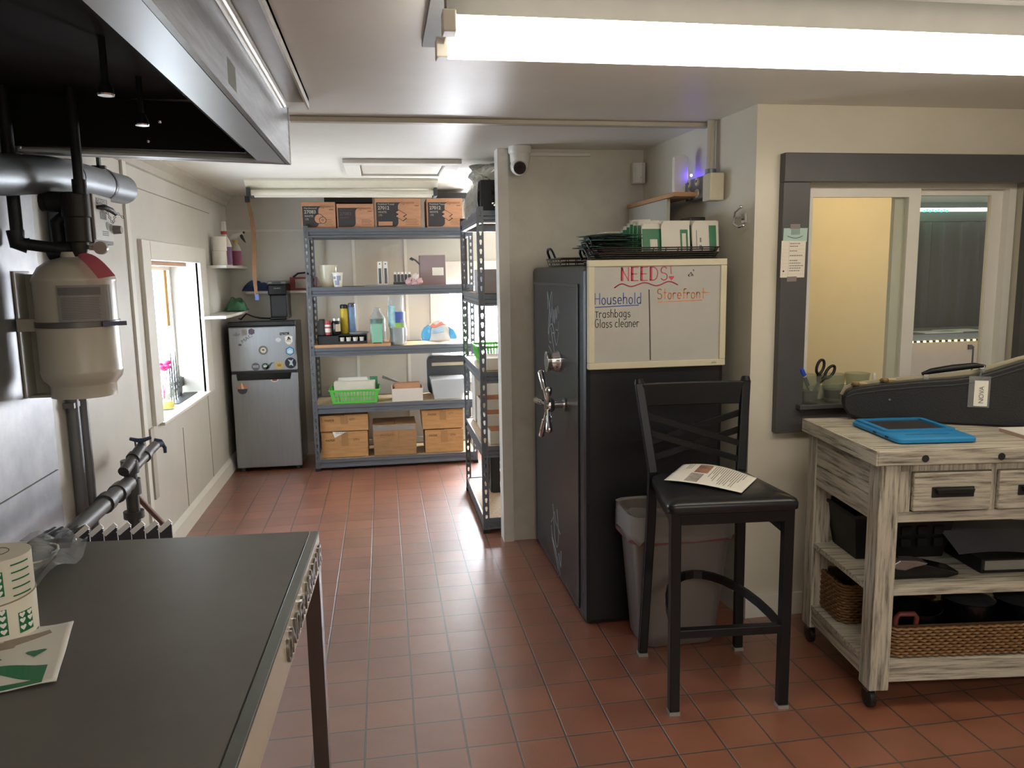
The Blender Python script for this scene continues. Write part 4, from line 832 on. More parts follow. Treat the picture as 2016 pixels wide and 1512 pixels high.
# ---- third shelf
Z = .942
box('loose_plank', mat('plank_orange', '#b58a62', .55, var=.12, stretch=(1, 8, 8)), -.525, .045, 5.905, 6.3, Z, Z+.022, label='loose wooden plank under the clutter on the third shelf', cat='plank')
Z1 = Z+.022
t = thing('desk_organiser', 'low black organiser tray with four openings on the third shelf', 'tray', (-.31, 6.05, Z1))
G().box(-.495, -.13, 5.95, 6.2, Z1+.001, Z1+.006).box(-.495, -.13, 6.19, 6.2, Z1+.006, Z1+.07).box(-.495, -.49, 5.95, 6.19, Z1+.006, Z1+.07).box(-.135, -.13, 5.95, 6.19, Z1+.006, Z1+.07).box(-.495, -.34, 5.95, 5.955, Z1+.006, Z1+.07).box(-.34, -.13, 5.95, 5.955, Z1+.006, Z1+.02).box(-.495, -.13, 5.95, 6.2, Z1+.064, Z1+.07).build('frame', mat('organiser_black', '#2b2c30', .4), t)
for i in range(4):
    x = -.317+i*.05
    G().lathe([(.015, 0), (.019, .04), (.021, .042)], (x, 5.975, Z1+.008), 16).build('small_cup', WPLAS, smooth=40, label='one of four identical little white cups in the front of the black organiser', cat='cup', group='little cups in the black organiser')
ZT = Z1+.071
t = thing('grey_bottle', 'dark grey bottle at the left end of the black organiser', 'bottle', (-.462, 6.02, ZT))
G().lathe([(.034, 0), (.034, .09), (.03, .105)], (-.462, 6.02, ZT), 20).build('bottle', mat('bottle_grey', '#4b4c50', .4), t, smooth=40); G().lathe([(.022, 0), (.022, .012)], (-.462, 6.02, ZT+.105), 16).build('cap', DGREY, t, smooth=40)
t = thing('red_tube', 'red and white striped tube beside the dark grey bottle', 'tube', (-.417, 5.98, ZT))
G().lathe([(.02, 0), (.022, .06), (.023, .105)], (-.417, 5.98, ZT), 16).build('tube', mat('tube_red', '#a8434a', .4, var=.15), t, smooth=40); G().lathe([(.0225, .02), (.0232, .03), (.0232, .045), (.0225, .05)], (-.417, 5.98, ZT), 16, caps=False).lathe([(.0232, .062), (.024, .07), (.0225, .078)], (-.417, 5.98, ZT), 16, caps=False).build('band', WPLAS, t)
t = thing('dark_jar', 'black jar with a silver lid and cream label on the organiser', 'jar', (-.357, 5.985, ZT))
G().lathe([(.03, 0), (.036, .01), (.036, .085), (.028, .105)], (-.357, 5.985, ZT), 22).build('jar', BLACKG, t, smooth=40); G().lathe([(.029, 0), (.029, .018), (.027, .02)], (-.357, 5.985, ZT+.105), 20).build('lid', mat('lid_silver', '#b9b7b0', .3, .6), t, smooth=40)
G().rings([[(-.357+.0365*math.cos(math.radians(a)), 5.985+.0365*math.sin(math.radians(a)), ZT+z) for a in range(-95, -24, 10)] for z in (.025, .08)], closed=False, caps=False).build('label', mat('jar_label', '#b5a888', .5, var=.25, sc=80), t, solid=.0008)
for nm, lab, x, y, c, cc, h in (('aerosol_can', 'tall yellow can with a black top behind the dark jar', -.297, 6.06, mat('can_yellow', '#c9b136', .4, var=.18, sc=40), BLACK, .205), ('aerosol_can', 'tall blue patterned can to the right of the yellow can', -.238, 6.07, mat('can_blue', '#6d86a6', .4, var=.35, sc=40), mat('can_cap_dark', '#4c5260', .4), .215)):
    t = thing(nm, lab, 'can', (x, y, ZT), 0, 'tall cans on the third shelf')
    G().lathe([(.028, 0), (.03, .004), (.03, h-.02), (.026, h-.012)], (x, y, ZT), 20).build('can', c, t, smooth=40); G().lathe([(.029, h-.012), (.029, h+.012), (.022, h+.018)], (x, y, ZT), 18).build('cap', cc, t, smooth=40)
t = G().lathe([(.07, 0), (.075, .006), (.078, .014), (.072, .013), (.066, .008), (.001, .007)], (-.19, 6.03, ZT), 24).build('small_dish', mat('dish_mottled', '#8f8e8a', .4, var=.4, sc=60), smooth=40, label='shallow mottled dish on the right end of the organiser', cat='dish')
t = thing('clear_jug', 'clear plastic jug behind the teal box', 'jug', (-.03, 6.06, Z1))
G().lathe([(.055, 0), (.062, .01), (.062, .17), (.055, .195), (.025, .235), (.022, .262), (.028, .264)], (-.045, 6.08, Z1), 20).build('body', FILM, t, smooth=50, solid=.0015)
G().rings([[(-.045+.0635*math.cos(math.radians(a)), 6.08+.0635*math.sin(math.radians(a)), Z1+z) for a in range(-150, -29, 10)] for z in (.145, .18)], closed=False, caps=False).build('label', mat('jug_label_green', '#5d776d', .5, var=.4, sc=60), t, solid=.0008)
t = thing('teal_box', 'upright mint green box on short feet at the end of the plank', 'box', (-.05, 5.95, Z1))
G().box(-.094, -.012, 5.92, 5.99, Z1+.006, Z1+.145).build('body', mat('mint', '#7fb39b', .45, var=.05), t, bevel=.004); 
for x in (-.088, -.018): box('foot', mat('mint_dark', '#6d9c87', .45), x-.005, x+.005, 5.925, 5.985, Z1, Z1+.006, t)
t = thing('bottle_multipack', 'tall clear film pack with blue and green label in the middle of the third shelf', 'pack', (.1, 6.02, Z))
def pk(a, b):
    th = 2*PI*a; rr = .066*(1+.05*math.sin(3*th+b*9))*(1-.12*max(0, b-.6)/.4); return (.1+rr*math.cos(th)+.008*math.sin(b*6), 6.02+rr*.9*math.sin(th), Z+.001+.38*b)
G().grid(pk, 22, 12).build('film', FILM, t, smooth=60, solid=.001)
def band(a0, a1, z0, z1, m, nm): G().rings([[(.1+.068*math.cos(math.radians(a0+(a1-a0)*i/8)), 6.02+.062*math.sin(math.radians(a0+(a1-a0)*i/8)), Z+z) for i in range(9)] for z in (z0, z1)], closed=False, caps=False).build(nm, m, t, solid=.001)
band(-105, -20, .17, .255, mat('label_blue', '#3d559c', .4, var=.2), 'blue_label'); band(-105, -20, .135, .172, mat('label_lime', '#7fb14a', .4, var=.15), 'lime_label'); band(-160, -100, .14, .30, mat('label_teal', '#8fb5b8', .4, var=.45, sc=40), 'patterned_label')
G().lathe([(.05, .003), (.052, .12), (.05, .13)], (.1, 6.02, Z), 18).build('contents', mat('pack_grey', '#9aa0a8', .4, var=.25, sc=30), t, smooth=40)
t = thing('plastic_bag', 'printed plastic bag of wipes, blue white and red, at the right of the third shelf', 'bag', (.42, 6.02, Z))
def pb(a, b):
    th = 2*PI*a; hh = min(1, b*7)*min(1, max(0, 1-b)*3.2)**.5; rr = (.15+.012*math.sin(5*th+b*7))*hh*(1-.28*b); zz = Z+.003+.165*b+.012*b*math.sin(4*th)
    return (.42+rr*math.cos(th), 6.02+rr*.5*math.sin(th), zz)
G().grid(pb, 28, 12).build('bag', mat('bag_white', '#d8d6d4', .3, var=.06), t, smooth=60)
def pb2(a0, a1, b0, b1): return lambda a, b: tuple(Vector(pb(a0+(a1-a0)*a, b0+(b1-b0)*b))+Vector((0, -.003, .001)))
for a0, a1, b0, b1, c, nm in ((.55, .66, .15, .8, '#5aa9d6', 'blue_panel'), (.86, .97, .1, .75, '#4e9fd4', 'blue_panel'), (.62, .86, .80, .93, '#cf7f75', 'red_panel'), (.68, .80, .5, .75, '#a9c6dd', 'pale_panel')):
    G().grid(pb2(a0, a1, b0, b1), 8, 6).build(nm, mat('bagprint'+c[1:], c, .3, var=.15), t, smooth=60, solid=.001)
# ---- fourth shelf
Z = .507
def basket(name, label, x0, x1, y0, y1, z0, h, m, fl=.02, group=None, rows=2, cols=13, M=None):
    t = thing(name, label, 'basket', ((x0+x1)/2, (y0+y1)/2, z0), 0, group)
    def wall(p, q, pb_, qb):    # lattice wall from top edge p-q to bottom edge pb-qb
        g = G(); p, q, pb_, qb = map(Vector, (p, q, pb_, qb))
        P = lambda a, b: pb_.lerp(qb, a).lerp(p.lerp(q, a), b)
        def sl(a0, a1, b0, b1): g.quad(P(a0, b0), P(a1, b0), P(a1, b1), P(a0, b1))
        bs = [.14]+[.14+.7*(i+1)/rows for i in range(rows)]
        sl(0, 1, 0, .14); sl(0, 1, .86, 1); sl(0, .07, .14, .86); sl(.93, 1, .14, .86)
        for r_ in range(1, rows): sl(.07, .93, .14+.72*r_/rows-.03, .14+.72*r_/rows+.03)
        for c_ in range(1, cols):
            a = .07+.86*c_/cols; sl(a-.014, a+.014, .14, .86)
        return g.build('side_wall', m, t, solid=.003)
    i = fl; T = [(x0, y0, z0+h), (x1, y0, z0+h), (x1, y1, z0+h), (x0, y1, z0+h)]; B = [(x0+i, y0+i, z0+.003), (x1-i, y0+i, z0+.003), (x1-i, y1-i, z0+.003), (x0+i, y1-i, z0+.003)]
    for k in range(4): wall(T[k], T[(k+1) % 4], B[k], B[(k+1) % 4])
    box('base', m, x0+i, x1-i, y0+i, y1-i, z0, z0+.004, t)
    G().sweep([(x0-.004, y0-.004, z0+h), (x1+.004, y0-.004, z0+h), (x1+.004, y1+.004, z0+h), (x0-.004, y1+.004, z0+h)], .012, .008, loop=True).build('rim', m, t)
    return t
basket('plastic_basket', 'bright lime green plastic basket holding white envelopes on the fourth shelf', -.425, -.055, 5.93, 6.19, Z, .105, LGREEN)
for i, (x0, x1, y, z1, lab) in enumerate(((-.395, -.08, 6.0, .675, 'front bundle of cream envelopes in the lime basket'), (-.37, -.14, 6.06, .695, 'back bundle of white papers in the lime basket'))):
    g = G()
    for k in range(6): g.box(x0+random.uniform(0, .01), x1-random.uniform(0, .01), y+k*.007, y+k*.007+.004, Z+.006, z1-random.uniform(0, .012))
    g.build('envelope_bundle', mat('envelope_cream', '#cfc6b8', .6) if i == 0 else WHITE, label=lab, cat='envelopes', group='envelope bundles in the lime basket')
box('green_folder', mat('folder_green', '#3e7a5a', .5), -.125, -.065, 6.07, 6.1, Z+.007, .69, label='dark green folder at the right end of the lime basket', cat='folder')
def open_box(name, label, x0, x1, y0, y1, z0, h, mo, mi, group=None, cat='box', th=.004):
    t = thing(name, label, cat, ((x0+x1)/2, (y0+y1)/2, z0), 0, group)
    G().box(x0, x1, y0, y0+th, z0, z0+h).box(x0, x1, y1-th, y1, z0, z0+h).box(x0, x0+th, y0+th, y1-th, z0, z0+h).box(x1-th, x1, y0+th, y1-th, z0, z0+h).box(x0+th, x1-th, y0+th, y1-th, z0, z0+th).build('outer', mo, t)
    e = .0008
    if mi is not None: G().box(x0+th, x1-th, y1-th-e*2, y1-th-e, z0+th, z0+h-.001).box(x0+th+e, x0+th+2*e, y0+th, y1-th-.003, z0+th, z0+h-.001).box(x1-th-2*e, x1-th-e, y0+th, y1-th-.003, z0+th, z0+h-.001).box(x0+th+.002, x1-th-.002, y0+th, y1-th-.003, z0+th, z0+th+e).build('lining', mi, t)
    return t
open_box('card_box', 'shallow open white box of envelopes in the middle of the fourth shelf', .042, .278, 5.94, 6.15, Z, .10, mat('carton_white', '#c8c1b5', .6, var=.04), CARD2)
g = G()
for k in range(7): g.box(.055+random.uniform(0, .012), .262, 6.0+k*.02, 6.003+k*.02, Z+.006, Z+.115+random.uniform(0, .02))
g.build('envelope_bundle', CARD2, label='brown envelopes standing in the shallow white box', cat='envelopes')
G().prism([(-.03, .66), (.10, .615), (.105, .625), (-.02, .68)], FX(6.2), -.06, 0).build('paper_fan', mat('paper_grey', '#77766f', .6), label='grey papers sloping between the lime basket and the white box', cat='paper')
G().taper((.37, .59, 5.96, 6.16), (.345, .615, 5.94, 6.18), Z, Z+.16).build('storage_bin', BIN, solid=.003, label='translucent plastic bin at the right end of the fourth shelf', cat='bin', bevel=.006)
t = thing('laptop_bag', 'dark rounded bag with a tan panel standing behind the translucent bin', 'bag', (.5, 6.27, Z))
G().prism(rrect(.335, .66, Z+.001, Z+.315, .05), FX(6.22), -.12, 0).build('bag', mat('bag_black', '#3b3d42', .5, var=.1), t, bevel=.012)
box('panel', mat('bag_tan', '#b0a68c', .4), .37, .64, 6.214, 6.221, Z+.235, Z+.26, t)
# ---- bottom shelf cartons
def carton(label, x0, x1, y0, y1, z0, z1, marks, lean=0., m=CARD):
    t = thing('shipping_carton', label, 'carton', ((x0+x1)/2, (y0+y1)/2, z0), 0, 'brown shipping cartons on the bottom shelf')
    g = G().taper((x0, x1, y0, y1), (x0-lean, x1+lean*.3, y0-.004, y1), z0+.001, z1-.012); 
    g.box(x0-lean, (x0+x1)/2-.001, y0-.004, y1, z1-.011, z1-.006); g.box((x0+x1)/2+.001, x1+lean*.3, y0-.004, y1, z1-.012, z1-.004)
    g.build('carton', m, t, bevel=.003)
    fr = FX(y0-.0045); xm = (x0+x1)/2; h = z1-z0
    G().prism([(xm-.025, z1-.01), (xm+.025, z1-.01), (xm+.025, z0+h*.45), (xm-.025, z0+h*.45)], fr, -.0005, .0004).build('tape', TAPE, t)
    for s_, u, v, sz in marks: text('marking', s_, t, ((x0+u, y0-.005, z0+v), (1, 0, 0), (0, 0, 1)), sz, mat('carton_ink', '#6b4a2c', .7, var=0), off=.0008)
    return t
B0 = .087
carton('lower left brown carton with a torn white label, on the bottom shelf', -.505, -.155, 5.95, 6.25, B0, .293, (('PAPER', .03, .13, .026), ('CTN', .24, .13, .022)))
carton('upper left brown carton on the bottom shelf, resting on another carton', -.51, -.148, 5.945, 6.25, .294, .425, (('PAPER', .035, .08, .026), ('QTY', .22, .085, .022)))
o = G().prism([(-.42, .293), (-.315, .288), (-.405, .245)], FX(5.9445), 0, .0006).build('torn_label', WHITE, bpy.data.objects['shipping_carton']); text('label_text', 'DO NOT', o, ((-.395, 5.9438, .276), (1, 0, -.05), (0, 0, 1)), .018, INK)
carton('middle brown carton with shiny wrinkled tape, on the bottom shelf', -.11, .215, 5.94, 6.25, B0, .335, (('PRODUCTS', .05, .155, .022),), .006, ramp_mat('cardboard_dull', [(.3, '#8d6a45'), (.6, '#a07a53'), (.8, '#b08a62')], scale=(1, 1, 6), nsc=7, rough=.6, bump=.1))
t = bpy.data.objects['shipping_carton.002']; G().grid(lambda a, b: (-.112+.32*a, 5.9335-.001*math.sin(a*40+b*5), .285+.042*b+.003*math.sin(a*23)), 30, 4).build('tape_wrap', FILM, t, solid=.0008)
carton('lower right brown carton on the bottom shelf, under another carton', .285, .585, 5.95, 6.25, B0, .275, (('PAPER', .03, .13, .024), ('CTN', .2, .13, .02)))
carton('upper right brown carton on the bottom shelf, tilted forward', .27, .585, 5.945, 6.25, .277, .435, (('PAPER', .04, .11, .024), ('QTY', .2, .115, .02)), .008)

# ================================================================ ITEMS ON THE NARROW UNIT
def crate(label, x0, x1, y0, y1, z0, h, lattice=True):
    t = thing('milk_crate', label, 'crate', ((x0+x1)/2, (y0+y1)/2, z0), 0, 'black plastic crates on the narrow shelving')
    def wall(o, r, L, nm='side_wall'):
        g = G(); o, r = Vector(o), Vector(r); up = Vector((0, 0, 1)); n = r.cross(up)
        fr = (o, r, up)
        g.prism([(0, 0), (L, 0), (L, .03), (0, .03)], fr, 0, .008).prism([(0, h-.05), (L, h-.05), (L, h), (0, h)], fr, 0, .008).prism([(0, .03), (.05, .03), (.05, h-.05), (0, h-.05)], fr, 0, .008).prism([(L-.05, .03), (L, .03), (L, h-.05), (L-.05, h-.05)], fr, 0, .008)
        hh = h-.08; k = max(2, round((L-.1)/.045)); st = (L-.1)/k
        for i in range(-3, k+4):
            for d in (1, -1):
                a0, b0 = .05+i*st, .03; a1, b1 = a0+d*hh, h-.05
                # clip to [.05, L-.05]
                lo, hi = .05, L-.05
                def cl(a): return min(hi, max(lo, a))
                if (a0 < lo and a1 < lo) or (a0 > hi and a1 > hi): continue
                c0 = cl(a0); c1 = cl(a1); q0 = b0+(c0-a0)*d; q1 = b0+(c1-a0)*d
                if abs(c1-c0) < .004: continue
                g.bar(o+r*c0+up*q0+n*.004, o+r*c1+up*q1+n*.004, .006, .006, n)
        g.build(nm, mat('crate_black', '#26272a', .5, var=.1), t)
    wall((x0, y0, z0), (1, 0, 0), x1-x0); wall((x1, y0, z0), (0, 1, 0), y1-y0); wall((x1, y1, z0), (-1, 0, 0), x1-x0); wall((x0, y1, z0), (0, -1, 0), y1-y0)
    box('base', mat('crate_black', '#26272a', .5, var=.1), x0+.008, x1-.008, y0+.008, y1-.008, z0, z0+.01, t)
    return t
crate('black lattice crate on the bottom of the narrow shelving', .645, .945, 4.75, 5.07, .087, .27)
crate('near black crate on top of the narrow shelving', .56, .9, 4.29, 4.66, 1.812, .17)
crate('far black crate on top of the narrow shelving', .56, .9, 4.72, 5.1, 1.812, .17)
t = thing('plastic_wrap', 'crumpled clear plastic wrap spilling over the crates up to the ceiling', 'wrap', (.7, 4.5, 1.985))
random.seed(5)
def wr(a, b):
    th = 2*PI*a; hh = math.sin(PI*min(.999, max(.001, b)))**.5; rr = (.19+.03*math.sin(3*th+4*b)+.018*math.sin(11*th+9*b))*hh
    return (.69+rr*.95*math.cos(th), 4.55+rr*1.3*math.sin(th), 1.99+.11*b+.012*math.sin(7*th+3*b)*hh)
G().grid(wr, 44, 12).build('film', clear_mat('crumpled_film', '#d8d6cf', .38, .12), t, solid=.0008)
G().grid(lambda a, b: (.555-.02*math.sin(b*3)-.05*(1-b)*a+.0*a, 4.32+.4*a+.02*math.sin(b*8+a*5), 1.80+.2*b+.01*math.sin(a*20)), 16, 8).build('hanging_fold', clear_mat('crumpled_film2', '#d8d6cf', .3, .12), t, solid=.0008)
box('grey_carton', mat('carton_grey', '#a29da0', .6), .56, .9, 4.4, 4.75, 1.362, 1.5, label='grey carton on the second level of the narrow shelving', cat='carton', bevel=.003)
basket('plastic_basket', 'lime green basket on the third level of the narrow shelving', .56, .86, 4.68, 4.95, .932, .10, LGREEN)
box('white_carton', mat('carton_white', '#c8c1b5', .6, var=.04), .565, .9, 4.30, 4.58, .932, 1.0, label='low white carton in front of the green basket on the narrow shelving', cat='carton', bevel=.003)
box('tall_bin', WPLAS, .57, .9, 4.98, 5.12, .507, .83, label='tall white bin at the far end of the fourth level', cat='bin', bevel=.006)
for i, (y0, y1, h, lab) in enumerate(((4.28, 4.46, .075, 'nearest of three open cartons on the narrow shelving'), (4.49, 4.67, .135, 'middle of three open cartons on the narrow shelving'), (4.70, 4.90, .19, 'farthest of three open cartons on the narrow shelving'))):
    open_box('open_carton', lab, .575, .9, y0, y1, .507, h, mat('carton_white', '#c8c1b5', .6, var=.04), CARD2, 'open cartons on the narrow shelving', 'carton', .006)
# ================================================================ SAFE AND WHITEBOARD
SAFE = mat('safe_grey_black', '#1c1d20', .36, .1, var=.2, sc=30, bump=.12, bsc=220)
t = thing('gun_safe', 'tall charcoal safe with chrome dial and spoked handle in the alcove', 'safe', (1.09, 3.52, 0))
G().box(.79, 1.385, 2.985, 4.065, .0, 1.503).build('body', SAFE, t, bevel=.022)
g = G(); fr = FL(.79)
y0, y1, z0, z1 = 3.09, 3.985, .05, 1.415
for a0, a1, b0, b1 in ((y0-.014, y0, z0, z1), (y1, y1+.014, z0, z1), (y0-.014, y1+.014, z0-.014, z0), (y0-.014, y1+.014, z1, z1+.014)): g.box(.783, .79, a0, a1, b0, b1)
g.build('door_frame', mat('safe_edge', '#3a3c40', .3, .2), t, bevel=.002)
d = G().box(.785, .7899, y0, y1, z0, z1).build('door', mat('safe_door', '#2c2e33', .3, .15, var=.15, sc=30, bump=.1, bsc=220), t)
G().lathe([(.05, .785), (.05, .775), (.044, .765), (.044, .738), (.047, .735), (.047, .724), (.04, .722)][::-1], (0, 3.42, 1.075), 28, 'x').build('dial', CHROME, d, smooth=35)
G().lathe([(.030, .7215), (.030, .7225)], (0, 3.42, 1.075), 24, 'x').build('dial_face', mat('dial_grey', '#787a7e', .3, .6), d)
hub = Vector((.705, 3.30, .895))
h_ = G().tube([(.787, hub.y, hub.z), (.70, hub.y, hub.z)], .016, 14).lathe([(.03, .693), (.034, .7), (.034, .72), (.026, .73)], (0, hub.y, hub.z), 18, 'x').lathe([(.032, .775), (.03, .788)], (0, hub.y, hub.z), 18, 'x').build('handle_hub', CHROME, d, smooth=40)
for k in range(5):
    a = math.radians(90+72*k+18); e = Vector((-.15, -math.cos(a), math.sin(a))).normalized()
    p0, p1, p2, p3 = hub+e*.02, hub+e*.07, hub+e*.10, hub+e*.16
    G().tube([p0, p1, p1+e*.004, p2, p3-e*.006, p3], [.008, .008, .013, .013, .0145, .009], 12).build('handle_spoke', CHROME, d, smooth=50)
# scroll decoration on the door
SIL = mat('silver_scroll', '#b4bcc2', .4, .1, var=0); g = G(); fr = FL(.785)
def sc(pts, n=8):   # catmull-rom
    P = [pts[0]]+pts+[pts[-1]]; R = []
    for i in range(1, len(P)-2):
        for k in range(n):
            u = k/n; R.append(tuple(.5*((2*P[i][j])+(-P[i-1][j]+P[i+1][j])*u+(2*P[i-1][j]-5*P[i][j]+4*P[i+1][j]-P[i+2][j])*u*u+(-P[i-1][j]+3*P[i][j]-3*P[i+1][j]+P[i+2][j])*u**3) for j in (0, 1)))
    return R+[pts[-1]]
c = (-3.56, 1.245); q = lambda L: sc([(c[0]+a, c[1]+b) for a, b in L])
for L in ([(-.09, .06), (-.10, .14), (-.04, .02), (-.09, -.06), (-.04, .10), (.0, .14), (-.01, .06), (-.06, -.02), (-.07, -.09), (-.03, -.1)], [(-.02, .02), (.0, .07), (.02, .0), (.04, .06), (.05, .0), (.08, .07), (.09, .02), (.12, .08), (.14, .05)], [(-.05, -.02), (0, -.01), (.05, -.05), (.08, -.03), (.12, -.03), (.14, .01)], [(-.03, -.03), (.01, -.09), (.05, -.15), (.09, -.155)], [(-.02, -.06), (.03, -.05), (.08, -.1), (.11, -.08), (.13, -.04)], [(-.08, -.12), (-.03, -.14), (.02, -.17), (.05, -.18)]):
    strokes(g, [q(L)], fr, .006, .0015)
c = (-3.52, .25)
for L in ([(-.06, .10), (-.04, .02), (-.02, -.06), (.02, -.09), (.05, -.05), (.05, .03), (.03, .10)], [(-.10, .0), (-.06, .03), (-.03, .07), (0, .03), (.04, .02), (.09, .0)], [(-.1, -.02), (-.08, -.07), (0, -.12), (.06, -.17), (.09, -.2)], [(-.09, -.08), (-.04, -.12), (.02, -.17), (.06, -.22)], [(.06, -.11), (.1, -.16), (.11, -.08)]):
    strokes(g, [q(L)], fr, .007, .0015)
g.build('scroll_decoration', SIL, d)
t = thing('whiteboard', 'cream-framed whiteboard listing needs, hung on the side of the safe', 'whiteboard', (1.086, 2.97, 1.09))
X0, X1, Z0, Z1 = .797, 1.374, 1.09, 1.522; f = .026
box('panel', ramp_mat('board_white', [(.3, '#b0afa9'), (.7, '#b9b8b2')], nsc=5, rough=.25, bump=0), X0+f, X1-f, 2.962, 2.98, Z0+f, Z1-f, t)
g = G()
for a0, a1, b0, b1 in ((X0, X1, Z0, Z0+f), (X0, X1, Z1-f, Z1), (X0, X0+f, Z0+f, Z1-f), (X1-f, X1, Z0+f, Z1-f)): g.box(a0, a1, 2.954, 2.982, b0, b1)
g.build('frame', mat('frame_cream', '#cec7ae', .45, var=.06), t, bevel=.003)
WY = 2.9618; fr = lambda u, v: ((u, WY, v), (1, 0, 0), (0, 0, 1))
RED, BLU, ORA, BLKM = mat('marker_red', '#cc4a5c', .5, var=0), mat('marker_blue', '#5066ad', .5, var=0), mat('marker_orange', '#dc8a55', .5, var=0), mat('marker_black', '#3a3836', .5, var=0)
g = hand(G(), 'NEEDS', fr(.933, 1.44), .052, .0035, 1.1)
for o in (0, .0412, .0801, .119): strokes(g, [[(o+.004, .002), (o+.004, .050)]], fr(.933, 1.44), .009)
strokes(g, [[(.205, .054), (.207, .024)]], fr(.933, 1.44), .003)
P = []
for i in range(16):
    a = 2*PI*i/16; P.append((1.141+.0115*math.sin(a)**3, 1.449+.009*math.cos(a)-.0035*math.cos(2*a)))
g.prism(P, FX(WY), .0002, .0008)
strokes(g, [sc([(.905, 1.413), (.935, 1.428), (.975, 1.417), (1.03, 1.431), (1.08, 1.418), (1.13, 1.434), (1.168, 1.42)])], FX(WY), .0045); g.build('writing', RED, t, label='red heading NEEDS! with a wavy underline')
g = hand(G(), 'Household', fr(.826, 1.349), .043, .0035, .9, .02); strokes(g, [[(.826, 1.338), (1.005, 1.343)]], FX(WY), .004); g.build('writing', BLU, t, label='blue underlined word Household')
g = hand(G(), 'Storefront', fr(1.083, 1.365), .04, .0035, .95, .02); strokes(g, [[(1.085, 1.352), (1.105, 1.354)], [(1.113, 1.354), (1.27, 1.357)], [(1.283, 1.387), (1.305, 1.387)]], FX(WY), .0035); g.build('writing', ORA, t, label='orange underlined word Storefront')
g = hand(G(), 'Trashbags', fr(.826, 1.297), .032, .0026, .92, .02); hand(g, 'Glass cleaner', fr(.826, 1.257), .034, .0026, .83, .02); g.build('writing', BLKM, t, label='black list reading Trashbags and Glass cleaner')
g = strokes(G(), [[(1.048, 1.402), (1.052, 1.28), (1.056, 1.122)]], FX(WY), .005); g.build('divider_line', mat('marker_plum', '#4f4145', .5, var=0), t)
g = strokes(G(), [[(1.212, 1.455), (1.217, 1.462)], [(1.219, 1.466), (1.224, 1.468), (1.226, 1.46), (1.223, 1.454)], [(1.23, 1.462), (1.231, 1.454)], [(1.232, 1.48), (1.235, 1.474)], [(1.212, 1.459), (1.216, 1.452)]], FX(WY), .003); g.build('smudge', BLKM, t)
box('maker_plate', mat('plate_small', '#a09c90', .4), 1.315, 1.335, 2.953, 2.954, 1.099, 1.106, t)
# ---- on top of the safe
ST = 1.504
def wire_tray(label, x0, x1, y0, y1, z0, h):
    t = thing('wire_tray', label, 'tray', ((x0+x1)/2, (y0+y1)/2, z0), 0, 'stacked dark wire trays on the safe')
    W = mat('wire_dark', '#39342f', .4, .4, var=.2); g = G()
    for k in range(3):
        z = z0+.004+(h-.006)*k/2; i_ = .012*(2-k)/2
        g.tube([(a, b, z) for a, b in rrect(x0+i_, x1-i_, y0+i_, y1-i_, .03, 4)], .0032, 6, loop=True)
    g.build('rims', W, t, smooth=60)
    g = G(); n = 9
    for k in range(n+1):
        x = x0+.03+(x1-x0-.06)*k/n
        g.tube([(x, y0+.002, z0+h), (x, y0+.012, z0+.004), (x, y1-.012, z0+.004), (x, y1-.002, z0+h)], .0022, 5)
    for k in range(6):
        y = y0+.03+(y1-y0-.06)*k/5
        g.tube([(x0+.002, y, z0+h), (x0+.012, y, z0+.004), (x1-.012, y, z0+.004), (x1-.002, y, z0+h)], .0022, 5)
    g.build('wires', W, t, smooth=60)
    for ym in ((y0+y1)/2,):
        G().tube([(x0, ym-.06, z0+h), (x0-.012, ym-.055, z0+h+.03), (x0-.016, ym-.03, z0+h+.045), (x0-.016, ym+.03, z0+h+.045), (x0-.012, ym+.055, z0+h+.03), (x0, ym+.06, z0+h)], .006, 6).build('handle', BLACK, t, smooth=60)
    return t
wire_tray('lowest dark wire tray on the safe, under two others', .83, 1.37, 3.02, 3.205, ST, .022)
wire_tray('middle dark wire tray on the safe', .84, 1.375, 3.02, 3.205, ST+.023, .022)
wire_tray('top dark wire tray on the safe holding the upright pouches', .85, 1.38, 3.02, 3.205, ST+.046, .022)
wire_tray('far dark wire tray at the back of the safe with a raised handle', .83, 1.30, 3.58, 3.92, ST, .04)
def flat_pouch(label, x, y, z, rz, m):
    t = thing('flat_pouch', label, 'pouch', (x, y, z), rz, 'flat dark pouches heaped on the safe'); M = LM(t)
    def f(a, b): u, v = a*2-1, b*2-1; return M @ Vector((.085*u, .11*v, .004+.009*(1-u*u)*(1-v*v)))
    G().grid(f, 8, 8).build('body', m, t, smooth=60, solid=.003)
    G(M).box(-.085, .085, .095, .112, .001, .006).build('seal_strip', mat('seal_grey', '#6f7370', .35), t)
    return t
random.seed(21)
for i in range(7):
    flat_pouch('dark green foil pouch lying flat, one of the heap in the wire tray', .915+random.uniform(-.02, .02)+.01*(i % 3), 3.12+random.uniform(-.02, .03), ST+.069+i*.0078, random.uniform(-.5, .5), mat('foil_dark', '#26302c', .3, .2, var=.3) if i % 3 else mat('foil_green', '#2f5443', .3, .2, var=.3))
